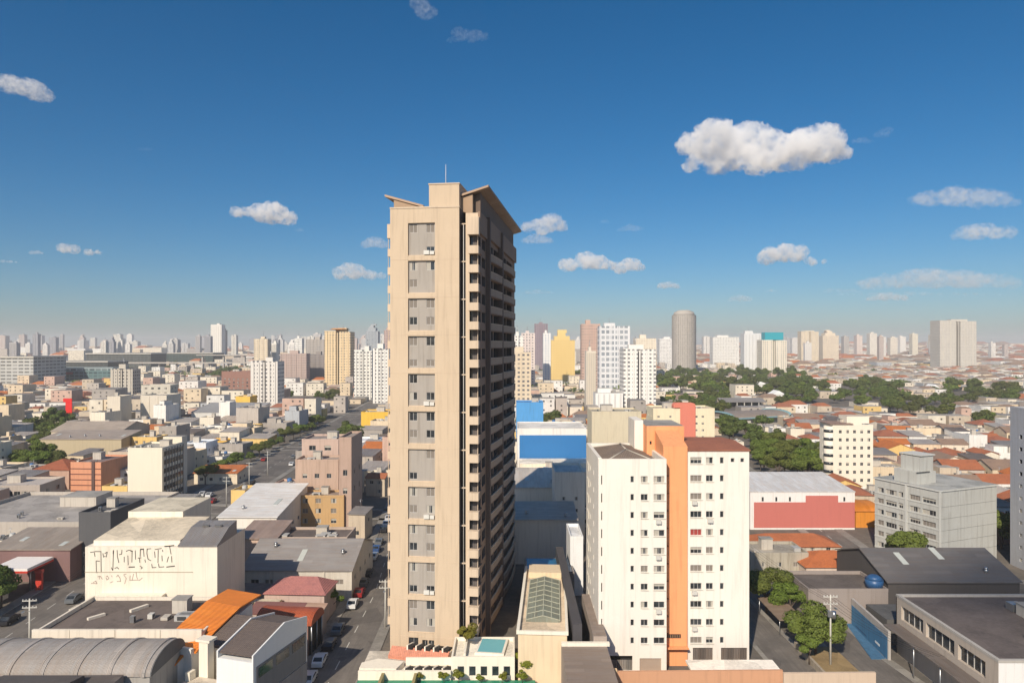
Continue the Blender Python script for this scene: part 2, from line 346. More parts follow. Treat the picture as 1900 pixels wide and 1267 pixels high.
# ------------------------------------------------------------------ windows
_W = {}
def win_mesh(w, h, kind, mull=1, fr=None):
    """kind: 0 dark glass, 1 half blind, 2 curtains, 3 shutter closed, 4 open sash; origin at the lower left of the opening, plane y=0"""
    w = round(w, 2); h = round(h, 2); k = (w, h, kind, mull, fr)
    if k in _W: return _W[k]
    fr_m = fr or FRM; b = MB(); t = 0.06
    b.box(0, w, -0.04, 0.03, 0, t, fr_m); b.box(0, w, -0.04, 0.03, h-t, h, fr_m); b.box(0, t, -0.037, 0.03, t, h-t, fr_m); b.box(w-t, w, -0.037, 0.03, t, h-t, fr_m)
    for i in range(mull):
        c = w*(i+1)/(mull+1); b.box(c-.025, c+.025, -0.034, 0.03, t, h-t, fr_m)
    b.poly([(t, 0, t), (w-t, 0, t), (w-t, 0, h-t), (t, 0, h-t)], GL)
    if kind == 1: b.box(t+.01, w*0.5-.03, -0.02, -0.008, t+.01, h-t-.01, CURT)
    elif kind == 2: b.box(t+.01, w*0.36, -0.02, -0.008, t+.01, h-t-.01, CURT); b.box(w*0.68, w-t-.01, -0.02, -0.008, t+.01, h-t-.01, CURT)
    elif kind == 3: b.box(t+.01, w-t-.01, -0.025, -0.008, t+.01, h-t-.01, plain((0.23, 0.2, 0.17), 0.8, name='shutter'))
    elif kind == 5: b.box(t+.01, w-t-.01, -0.025, -0.008, t+.01, h-t-.01, plain((0.35, 0.05, 0.04), 0.8, name='red_blind'))
    elif kind == 4: b.box(t+.01, w-t-.01, -0.02, -0.008, h*0.55, h-t-.01, CURT)
    _W[k] = b.mesh('window'); return _W[k]
def put_win(par, o, u, op, depth=0.22, kind=None, mull=1, fr=None, name='window'):
    """a window part in an opening of a facade that starts at o and runs along u"""
    ux, uy = u; nx, ny = uy, -ux
    d = depth-0.045
    x = o[0]+ux*op[0]-nx*d; y = o[1]+uy*op[0]-ny*d
    if kind is None: kind = rnd.choice([0, 0, 0, 1, 2, 2, 3, 4])
    return place(name, win_mesh(op[1]-op[0], op[3]-op[2], kind, mull, fr), par, (x, y, o[2]+op[2]), math.atan2(uy, ux))
def grid_ops(w, h, n, rows, ww, wh, z0, fl, margin=1.0, cols=None):
    cs = cols if cols else [margin+(w-2*margin)*(i+0.5)/n for i in range(n)]
    return [(c-ww/2, c+ww/2, z0+r*fl, z0+r*fl+wh) for r in range(rows) for c in cs]
def parapet(b, x0, x1, y0, y1, z, h, mat, t=0.25, cap=None):
    b.box(x0, x1, y0, y0+t, z, z+h, mat, cap); b.box(x0, x1, y1-t, y1, z, z+h, mat, cap)
    b.box(x0, x0+t, y0+t, y1-t, z, z+h, mat, cap); b.box(x1-t, x1, y0+t, y1-t, z, z+h, mat, cap)
def tank(par, x, y, z, r=0.8, h=1.1, c=(0.05, 0.16, 0.38)):
    b = MB(); b.cyl((0, 0), r*0.9, 0, h*0.8, plain(c, 0.45, name='tank_plastic'), 12, r); b.cyl((0, 0), r*1.03, h*0.8, h, plain(c, 0.45, name='tank_plastic'), 12, r*0.6)
    return b.build('water_tank', par, (x, y, z))
_VENT = {}
def roof_kit(par, w, d, z, r, n=3, cx=None, cy=None):
    """small rooftop pieces: stair hatch, vents, cooling units and a pipe run"""
    cw = wall((0.55, 0.5, 0.43), 0.6); cx = w/2 if cx is None else cx; cy = d/2 if cy is None else cy
    hw = min(w, d)*0.14; hx = r.uniform(-.25, .25)*w; hy = r.uniform(0, .2)*d; hh = r.uniform(1.6, 2.5)
    if hw > .7:
        b = MB(); b.box(hx-hw, hx+hw, hy-hw*.8, hy+hw*.8, 0, hh, cw, slab(CONC)); b.box(hx-hw-.12, hx+hw+.12, hy-hw*.8-.12, hy+hw*.8+.12, hh, hh+.12, slab(CONC)); b.build('roof_hatch', par, (cx, cy, z))
    if not _VENT:
        for k, (a, c, h, m_) in enumerate(((.45, .35, .75, plain((.6, .58, .53), .6, name='unit_casing')), (.7, .5, .5, cw), (.3, .3, 1.0, STEEL), (1.1, .7, .9, plain((.45, .44, .42), .6, name='unit_casing')))):
            b = MB(); b.box(-a, a, -c, c, .08, h, m_); b.box(-a+.08, a-.08, -c+.08, c-.08, 0, .08, cw); b.box(-a*.6, a*.6, -c-.02, -c, .2, h-.12, FRMD); _VENT[k] = b.mesh('roof_unit')
    for i in range(n):
        place('roof_unit', _VENT[r.randrange(4)], par, (cx+r.uniform(-.4, .4)*w, cy+r.uniform(-.42, -.12)*d, z), r.choice([0, 0, R(90)]))
# ------------------------------------------------------------------ the tall beige tower
def beige_tower():
    rz = R(-7.5); T = thing('apartment_tower', 'tallest beige tower with grey double height panels and winged roof, in front of everything', 'apartment tower', (-8.44, 112.0, 0), rz)
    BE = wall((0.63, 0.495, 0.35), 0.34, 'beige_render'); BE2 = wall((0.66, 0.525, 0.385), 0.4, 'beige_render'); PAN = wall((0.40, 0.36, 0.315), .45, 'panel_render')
    BRN = wall((0.30, 0.20, 0.14), 0.4, 'brown_render'); DK = wall((0.13, 0.11, 0.10), 0.4, 'recess_dark')
    W = 11.4; H = 72.0; px0 = W*0.262; px1 = W*0.652
    w = MB(); ops = []; PH = 5.25; PP = 6.07
    for i in range(11): ops.append((px0, px1, 64.4-i*PP, 64.4-i*PP+PH))
    low = [(px0+.1, px0+1.7, 0.4, 2.9), (px0+2.35, px0+3.25, 1.0, 2.6), (px0+3.4, px0+4.3, 1.0, 2.6)]
    w.facade((-W, 0, 0), (1, 0), W, H, ops+low, BE, 0.35)
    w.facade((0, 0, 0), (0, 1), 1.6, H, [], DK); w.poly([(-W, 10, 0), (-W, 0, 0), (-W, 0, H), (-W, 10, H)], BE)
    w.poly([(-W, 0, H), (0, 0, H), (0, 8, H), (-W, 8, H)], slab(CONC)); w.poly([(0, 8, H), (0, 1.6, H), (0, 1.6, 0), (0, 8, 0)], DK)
    w.poly([(-W, 8, H), (0, 8, H), (0, 8, 60), (-W, 8, 60)], BE)
    for i in range(12):                                     # thin joint between floors
        z = 63.75-i*PP; w.box(-W+.01, -.01, -0.03, 0.0, z, z+.07, BE2)
    for x in (-W+1.5, -W+2.95, -2.6, -1.3): w.box(x, x+.03, -.012, 0.0, 1.0, H-1, BE2)
    w.box(-W-.05, .05, -0.08, 0.3, H, H+.25, BE2)
    w.build('front_wall', T)
    slots = [(0.15, 1.45), (px1-px0-1.5, px1-px0-.12)]
    for i, o in enumerate(ops):
        p = MB(); wo = []; r = random.Random(40+i)
        for (a, b2) in slots:
            for (c, d) in ((PH-1.55, PH-.12), (1.0, 2.25) if i % 3 else (0.35, 1.45)):
                if r.random() < 0.78: wo.append((a, b2, c, d))
        p.facade((0, 0, 0), (1, 0), px1-px0, PH, wo, PAN, 0.15)
        p.box(0, px1-px0, -0.06, 0.0, 0, 0.1, BE2); 
        po = p.build('recessed_panel', T, (-W+px0, 0.33, o[2]))
        for q in wo: put_win(po, (0, 0, 0), (1, 0), q, 0.15, r.choice([0, 0, 1, 3, 2, 3]), 1, FRM)
        if i in (0, 4, 7, 9):
            e = MB(); e.box(2.6, 3.5, -.45, -.07, .15, .8, plain((.7, .68, .62), .6, name='air_unit')); e.box(3.6, 4.3, -.4, -.07, .15, .7, plain((.7, .68, .62), .6, name='air_unit')); e.build('air_conditioner', po)
    for q in low: put_win(T, (-W, 0, 0), (1, 0), q, 0.35, 0)
    # slot with pipes; near-black back and dark sides paint in its shade
    BLK = plain((.03, .027, .025), .8, name='slot_shade'); s = MB(); s.box(0.02, 0.9, 3.6, 3.8, 0, 71.0, BLK)
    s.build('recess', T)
    pp = MB(); pp.cyl((0.5, 1.0), 0.06, 0, 69.5, plain((0.62, 0.6, 0.57), .5, name='pipe_paint'), 8); pp.cyl((0.72, 1.3), 0.09, 0, 69.5, plain((0.05, .05, .05), .5, name='pipe_dark'), 8)
    pp.build('rain_pipe', T)
    for i in range(12):
        k = MB(); k.box(0.0, 0.95, 0.9, 1.55, 0, 0.18, BE2); k.build('service_ledge', T, (0, 0, 69.4-i*PP))
    # residence block behind the slab
    D = 47.0; XR = 2.9; ZT = 68.8; FL = 3.03; NF = 22
    body = MB(); sops = []
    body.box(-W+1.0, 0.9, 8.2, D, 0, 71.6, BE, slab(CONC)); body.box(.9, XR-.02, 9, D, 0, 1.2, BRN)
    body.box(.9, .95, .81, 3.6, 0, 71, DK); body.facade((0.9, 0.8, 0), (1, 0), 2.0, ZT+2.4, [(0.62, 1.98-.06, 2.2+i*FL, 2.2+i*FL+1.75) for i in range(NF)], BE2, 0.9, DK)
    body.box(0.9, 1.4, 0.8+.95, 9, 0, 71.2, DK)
    segs = [(0.0, 2.6), (3.2, 7.4), (9.0, 22.0), (24.0, 42.0)]
    so = []
    for i in range(NF):
        z = 2.2+i*FL
        for a, b2 in ((0.35, 2.4), (3.6, 6.9), (9.4, 15.0), (16.0, 21.6), (24.6, 32.0), (33.0, 41.0)): so.append((a, b2, z, z+1.72))
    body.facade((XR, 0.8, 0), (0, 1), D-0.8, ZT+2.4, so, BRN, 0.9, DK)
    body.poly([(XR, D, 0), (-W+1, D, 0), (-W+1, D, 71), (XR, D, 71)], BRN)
    body.poly([(.9, .8, ZT+2.4), (XR, .8, ZT+2.4), (XR, D, ZT+2.4), (.9, D, ZT+2.4)], slab(CONC))
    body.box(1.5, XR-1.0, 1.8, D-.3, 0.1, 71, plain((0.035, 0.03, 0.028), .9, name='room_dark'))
    body.build('residence_wall', T)
    r = random.Random(5)
    gm_ = {}
    def bayglass(wd, v):                                     # glazed bay with curtains, seen along the dark side
        k = (round(wd, 1), v)
        if k not in gm_:
            b = MB(); b.poly([(0, 0, 0), (wd, 0, 0), (wd, 0, 1.68), (0, 0, 1.68)], GLB if v else GL)
            n = max(2, int(wd/1.3))
            for j in range(n+1): b.box(wd*j/n-.03, wd*j/n+.03, -.05, .02, 0, 1.68, FRMD)
            if v == 2: b.box(wd*.3, wd*.55, -.03, -.01, .05, 1.6, CURT)
            gm_[k] = b.mesh('window')
        return gm_[k]
    for q in so[:]:                                          # at most about ninety are separate windows, the near bays
        if q[0] in (0.35, 3.6, 9.4, 16.0):
            place('window', bayglass(q[1]-q[0]-.02, r.choice([0, 0, 1, 2])), T, (XR-.7, .8+q[0]+.01, q[2]+.02), R(90))
    fw = MB(); fw.poly([(0, 0, 0), (1.2, 0, 0), (1.2, 0, 1.7), (0, 0, 1.7)], GL); fw.box(.5, .72, -.06, -.01, 0, 1.7, plain((.7, .66, .6), .8, name='curtain_light')); fm = fw.mesh('window')
    # balconies
    bm_ = MB(); bm_.box(1.48, XR+.25, -0.25, .75, 0, 1.15, BE2); bm_.box(1.48, XR+.25, -0.25, .9, -.12, 0, BE2)
    bm_.prism([(XR+.0, .75), (XR+.25, .75), (XR+.25, 3.2), (XR+.0, 3.4)], 0, 1.1, BRN)
    nearb = bm_.mesh('balcony')
    fb = MB(); prof = [(9.0, .0), (11, .35), (16, .75), (21, .95), (21.6, .95)]; prof2 = [(23.8, .5), (28, 1.0), (34, 1.15), (41.5, .9), (42.5, 0)]
    for pr in (prof, prof2):
        pts = [(XR-.3, pr[0][0])]+[(XR+a, y) for y, a in pr]+[(XR-.3, pr[-1][0])]
        fb.prism(pts, -.15, .05, BRN)
        for (y0, a0), (y1, a1) in zip(pr[:-1], pr[1:]):
            fb.prism([(XR+a0-.12, y0), (XR+a0, y0), (XR+a1, y1), (XR+a1-.12, y1)], .05, 1.1, wall((0.40, 0.30, 0.22), 0.4))
            fb.prism([(XR+a0-.2, y0), (XR+a0+.06, y0), (XR+a1+.06, y1), (XR+a1-.2, y1)], 1.1, 1.2, BE2)
    farb = fb.mesh('balcony')
    lb = MB(); lb.box(-W-1.05, -W, 2.0, 4.4, 0, 1.1, BE2); lb.box(-W-1.05, -W, 2.0, 4.4, -.15, 0, BE2); lb.box(-W-1.0, -W-.92, 2.1, 2.2, 1.1, 2.8, BE2); leftb = lb.mesh('balcony')
    lb = MB(); lb.box(-W-1.1, -W, 1.9, 6, 0, 2.3, BE2); leftt = lb.mesh('fascia')
    for i in range(NF):
        z = 1.05+i*FL
        place('window', fm, T, (1.6, 1.55, z+1.2))
        place('balcony', nearb, T, (0, 0, z+.02)); place('balcony', farb, T, (0, 0, z+.02))
        if i > 0: place('balcony', leftb, T, (0, 0, z+.05))
    place('fascia', leftt, T, (0, 0, 67.6))
    fz = MB(); fz.box(1.35, XR+.3, -.28, .8, 67.6, 70.4, BE2); fz.box(XR-.05, XR+.35, .82, 8, 68.0, 71.4, BRN); fz.box(XR-.05, XR+.5, 9.4, D-.5, 68.4, 71.6, BRN); fz.build('fascia', T)
    cl = MB(); cl.box(XR-.2, XR+.75, 8.2, 9.3, 0, 71.8, wall((0.16, 0.11, 0.085), .3)); cl.box(XR-.2, XR+.9, 22.4, 23.5, 0, 71.4, wall((0.16, 0.11, 0.085), .3)); cl.build('column', T)
    # stair head, winged roof, mast
    sh = MB(); sh.box(-5.35, -0.35, 1.6, 8, H, 76.1, BE, slab(CONC)); sh.box(-5.45, -.25, 1.5, 8.1, 76.1, 76.3, BE2); sh.build('stair_head', T)
    wg = MB(); TIM = sheet((0.42, 0.28, 0.18), 0, 'Y', 'roof_timber', 1.6); WL = wall((0.42, 0.29, 0.19), .3)
    def wing(x0, z0, x1, z1, y0, y1, t=.35): wg.yprism([(x0, z0), (x1, z1), (x1, z1+t), (x0, z0+t)], y0, y1, TIM)
    wing(-12.7, 74.3, -6.2, 72.4, 1.2, D-4); wing(-3.0, 73.5, 4.3, 75.7, 2.6, D+1.5)
    wg.build('winged_roof', T)
    wb = MB(); wb.yprism([(-11.2, 72.05), (-6.6, 72.05), (-6.6, 72.4), (-11.2, 73.75)], 1.4, D-5, WL); wb.yprism([(-.34, 72.0), (1.6, 71.2), (1.6, 74.7), (-.34, 74.2)], 3.0, D, WL)
    wb.yprism([(1.62, 71.2), (2.7, 71.2), (2.7, 75.1), (1.62, 74.75)], 4.2, D-.5, wall((0.17, 0.12, 0.09), .3)); wb.build('attic_wall', T)
    ms = MB(); ms.cyl((0, 0), .07, 0, 3.8, plain((.75, .75, .72), .4, name='mast_paint'), 6, .03); ms.build('mast', T, (-3.1, 4.0, 76.2))
    take(-20, 4, 108, 162)
    for s in ((-12.3, 2.2, 111, 135), (0, 8, 128, 162)): take(*s)
beige_tower()

# ------------------------------------------------------------------ white apartment block with the orange stair shaft
def white_block():
    T = thing('apartment_block', 'white apartment block with a vertical orange stair shaft between its two wings', 'apartment block', (13.2, 107, 0))
    WH = wall((0.87, 0.81, 0.72), 0.26, 'white_render'); OR = wall((0.90, 0.385, 0.17), 0.4, 'orange_render'); CRT = wall((0.74, 0.69, 0.58), .4)
    # front wing 10.4 wide
    w = MB(); z0 = 4.0; FLH = 2.735
    rows = [1.95+50-(1190-640)*107/1300+i*FLH for i in range(10)]
    cw = [(XW(1170, 107)-13.2, XW(1176.5, 107)-13.2, 'n'), (XW(1189, 107)-13.2, XW(1202, 107)-13.2, 'm'), (XW(1213, 107)-13.2, XW(1233, 107)-13.2, 'w')]
    zr = [ZW(889+i*33.2, 107) for i in range(10)]
    ops = []; 
    for z in zr:
        for a, b2, k in cw: ops.append((a, b2, z-.5, z+.48))
    gar = [(1.3, 5.2, 0.3, 2.6), (6.3, 9.6, .2, 2.2)]
    slit = [(.42, .58, z-.8, z+.6) for z in zr]
    w.facade((0, 0, 0), (1, 0), 10.4, 31.6, ops+gar+slit, WH, .25)
    so = [(2+j*4.5, 2.6+j*4.5, z-.5, z+.3) for z in zr for j in range(3)]
    w.facade((0, 17.5, 0), (0, -1), 17.5, 31.6, so, WH, .25); w.facade((10.4, 0, 0), (0, 1), 17.5, 31.6, [], WH)
    w.poly([(10.4, 17.5, 0), (0, 17.5, 0), (0, 17.5, 31.6), (10.4, 17.5, 31.6)], WH)
    for z in [zz-1.1 for zz in zr]: w.box(-.10, 0, 13.0, 14.4, z, z+1.3, CRT)
    parapet(w, 0, 10.4, 0, 17.5, 31.6, 1.0, WH, .45)
    w.box(-.01, .55, .46, 17, 31.6, 32.7, WH)
    w.poly([(.45, .45, 31.62), (9.95, .45, 31.62), (9.95, 17.05, 31.62), (.45, 17.05, 31.62)], slab(CONC))
    w.build('front_wing_wall', T)
    rf = MB(); TM = tile((0.22, 0.165, 0.125), 'old_roof_tiles'); a = [(1.0, 1.0), (9.4, 1.0), (9.4, 16.5), (1.0, 16.5)]; rz_ = 33.2
    e = [(p[0], p[1], 31.9) for p in a]; r1 = (5.2, 6.0, rz_); r2 = (5.2, 12.5, rz_)
    rf.poly([e[0], e[1], r1], TM); rf.poly([e[1], e[2], r2, r1], TM); rf.poly([e[2], e[3], r2], TM); rf.poly([e[3], e[0], r1, r2], TM)
    for p, q in ((e[0], r1), (e[1], r1), (r1, r2), (e[2], r2), (e[3], r2)): rf.tube(p, q, .14, wall((.5, .45, .38), .5), 5)
    rf.build('hip_roof', T)
    r = random.Random(8)
    for i, q in enumerate(ops): put_win(T, (0, 0, 0), (1, 0), q, .25, 0 if i % 3 == 0 else r.choice([1, 2, 2, 0, 3, 4]), 0 if i % 3 == 0 else 1)
    gd = MB(); gd.poly([(0, 0, 0), (3.9, 0, 0), (3.9, 0, 1.6), (0, 0, 1.6)], sheet((.3, .28, .26), 0, 'X')); gd.poly([(0, .5, 0), (3.9, .5, 0), (3.9, .5, 2.3), (0, .5, 2.3)], DARKIN); gd.build('garage_gate', T, (1.3, .23, .3))
    gd = MB(); gd.poly([(0, 0, 0), (3.3, 0, 0), (3.3, 0, 2.0), (0, 0, 2.0)], sheet((.62, .48, .38), 0, 'Y')); gd.build('garage_gate', T, (6.3, .2, .2))
    # rear wing
    X2 = 14.2; Y2 = 2.6; W2 = 9.7; zr2 = [ZW(854+i*33.3, 109.6) for i in range(11)]
    w = MB(); ops2 = []
    for i, z in enumerate(zr2):
        for a, b2 in ((XW(1281, 109.6)-13.2-X2, XW(1302, 109.6)-13.2-X2), (XW(1310, 109.6)-13.2-X2, XW(1323, 109.6)-13.2-X2), (XW(1336, 109.6)-13.2-X2, XW(1343, 109.6)-13.2-X2)): ops2.append((a, b2, z-.5, z+.5))
    ops2 += [(XW(p, 109.6)-13.2-X2, XW(p+7, 109.6)-13.2-X2, zr2[0]-.3, zr2[0]+.35) for p in (1356, 1374)]
    g2 = [(.9, 4.0, .3, 2.7), (5.3, 9.4, .3, 2.7)]
    w.facade((0, 0, 0), (1, 0), W2, 33.4, ops2+g2, WH, .25); w.facade((0, 15, 0), (0, -1), 15, 33.4, [], WH); w.facade((W2, 0, 0), (0, 1), 15, 33.4, [(3+j*4, 4.2+j*4, z-.5, z+.5) for z in zr2 for j in range(3)], WH)
    w.poly([(W2, 15, 0), (0, 15, 0), (0, 15, 33.4), (W2, 15, 33.4)], WH); w.poly([(0, 0, 33.4), (W2, 0, 33.4), (W2, 15, 33.4), (0, 15, 33.4)], slab(CONC))
    w.build('rear_wing_wall', T, (X2, Y2, 0))
    rf = MB(); TR = tile((0.34, 0.13, 0.075)); rf.xprism([(-.15, 33.42), (15.1, 33.42), (15.1, 33.65), (7.5, 34.1), (-.15, 33.62)], -.1, W2+.15, TR); rf.build('tile_roof', T, (X2, Y2, 0))
    for i, q in enumerate(ops2):
        c = i % 3 if i < 33 else 2; put_win(T, (X2, Y2, 0), (1, 0), q, .25, 5 if i == 12 else (0 if c == 2 else r.choice([0, 1, 2, 3, 4, 0])), 2 if c == 0 else (1 if c == 1 else 0))
    for q in g2:
        gd = MB(); wq = q[1]-q[0]; gd.poly([(0, 0, 0), (wq, 0, 0), (wq, 0, 2.4), (0, 0, 2.4)], sheet((.2, .17, .15), 0, 'X')); gd.build('garage_gate', T, (X2+q[0], Y2+.24, .3))
    # shaft
    s = MB(); s.box(10.42, 14.18, 2.3, 18.5, 0, 33.2, OR); s.build('stair_shaft', T)
    s = MB(); s.box(9.1, 15.3, 9.0, 18.4, 31.7, 36.6, OR, slab(CONC)); s.prism([(10.42, 2.3), (14.18, 2.3), (14.18, 8.99), (10.42, 8.99)], 33.2, [34.2, 34.2, 36.0, 36.0], OR); s.box(7.6, 9.09, 12.0, 18.4, 31.7, 37.2, WH)
    s.box(9.6, 9.9, 8.96, 9.0, 33.6, 34.1, DARKIN); s.build('shaft_head', T)
    sl = MB(); sl.box(-.08, 1.3, -.12, 0, -.09, 0, CRT); slm = sl.mesh('window_sill'); ac = MB(); ac.box(0, .8, -.42, 0, 0, .55, plain((.62, .6, .55), .6, name='unit_casing')); ac.cyl((.4, -.2), .02, -.3, 0, FRMD, 5); acm = ac.mesh('air_conditioner')
    for i, q in enumerate(ops):
        if i % 3: o = place('window_sill', slm, T, (q[0]+.05, 0, q[2])); o.scale = ((q[1]-q[0])/1.2, 1, 1)
        if i in (8, 14, 23): place('air_conditioner', acm, T, (q[0]+.3, 0, q[2]-.75))
    for i, q in enumerate(ops2[:33]):
        if i % 3 < 2: o = place('window_sill', slm, T, (X2+q[0]+.05, Y2, q[2])); o.scale = ((q[1]-q[0])/1.2, 1, 1)
        if i in (6, 10, 21, 27): place('air_conditioner', acm, T, (X2+q[0]+.2, Y2, q[2]-.75))
    for z in zr: 
        b = MB(); b.box(0, .75, -.35, 0, 0, .1, plain((.28, .12, .05), .7, name='vent_hood')); b.box(.1, .3, -.2, 0, -.35, 0, plain((.2, .09, .04), .7, name='vent_hood')); b.build('vent_hood', T, (10.45, 2.3, z+.1))
    b = MB(); b.box(0, 2.6, -.12, 0, 0, .55, DARKIN)
    for j in range(9): b.box(.1+j*.28, .2+j*.28, -.16, -.12, .05, .5, plain((.3, .18, .1), .6, name='grille_bar'))
    b.build('vent_grille', T, (10.5, 2.3, 4.4))
    b = MB(); b.box(10.43, 14.15, 1.2, 2.3, 3.0, 3.15, OR); b.build('entrance_canopy', T)
    an = MB(); an.cyl((0, 0), .03, 0, 2.2, STEEL, 5); an.box(-.5, .5, -.02, .02, 1.8, 1.85, STEEL); an.box(-.3, .3, -.02, .02, 2.05, 2.1, STEEL); an.build('aerial', T, (9.5, 9.6, 31.7))
    take(12.5, 40, 103, 132)
white_block()

# ------------------------------------------------------------------ blind-sided grey block
def grey_block():
    C = (94.8, 155)
    rz = R(22); T = thing('apartment_block', 'weathered grey six storey block with ribbon windows and slanted lift tower on its roof', 'apartment block', (C[0], C[1], 0), rz)
    GW = wall((0.50, 0.50, 0.465), .5, 'grey_render'); WD = wall((.60, .60, .56), .4)
    LW = 17.0; RW = 18.6; H = 17.4                        # local x runs along the right face, local y along the left face
    w = MB(); fl = 2.62
    lo = [(a, a+ln, 1.3+i*fl, 2.5+i*fl) for i in range(6) for a, ln in ((0.8, 1.7), (3.0, 3.0), (6.5, 1.2), (9.4, 2.7), (12.6, 3.3))]
    w.facade((0, LW, 0), (0, -1), LW, H, lo, GW, .3)
    w.facade((0, 0, 0), (1, 0), RW, H, [], GW); w.facade((RW, 0, 0), (0, 1), LW, H, [], GW); w.facade((RW, LW, 0), (-1, 0), RW, H, [], GW)
    for i in range(1, 6): w.box(-.03, RW, -.04, 0, .95+i*fl, 1.0+i*fl, dk_g)
    w.box(-.22, 0, -.2, .25, 0, H+.1, WD); w.box(-.2, 0, 8.2, 8.7, 0, H+.1, WD)
    for i in range(6): w.box(-.1, 0, .3, 8.2, 1.0+i*fl, 1.22+i*fl, WD); w.box(-.1, 0, 8.7, LW, 1.0+i*fl, 1.22+i*fl, WD)
    w.box(-.25, RW+.2, -.22, LW+.2, H+.1, H+.45, WD, slab((.36, .36, .34)))
    w.build('wall', T)
    r = random.Random(3)
    for q in lo: 
        n = 3 if q[1]-q[0] > 2.5 else 1; put_win(T, (0, LW, 0), (0, -1), q, .3, r.choice([0, 1, 2, 4, 3, 2]), n)
    lt = MB(); lt.prism([(1.0, 6.5), (7.2, 6.5), (7.2, 12.5), (1.0, 12.5)], H+.46, [20.6, 20.6, 20.8, 20.8], GW)
    lt.prism([(2.6, 7.0), (7.0, 7.0), (7.0, 12), (2.6, 12)], 20.6, [24.0, 24.3, 24.3, 24.0], GW); lt.box(2.4, 7.3, 6.7, 12.3, 24.25, 24.5, WD)
    lt.box(.8, 5, 6.3, 6.5, 20.5, 20.7, plain((.05, .05, .05), .8, name='shade_gap')); lt.build('lift_tower', T)
    take(88, 118, 152, 190)
dk_g = wall((.22, .22, .2), .3)
grey_block()

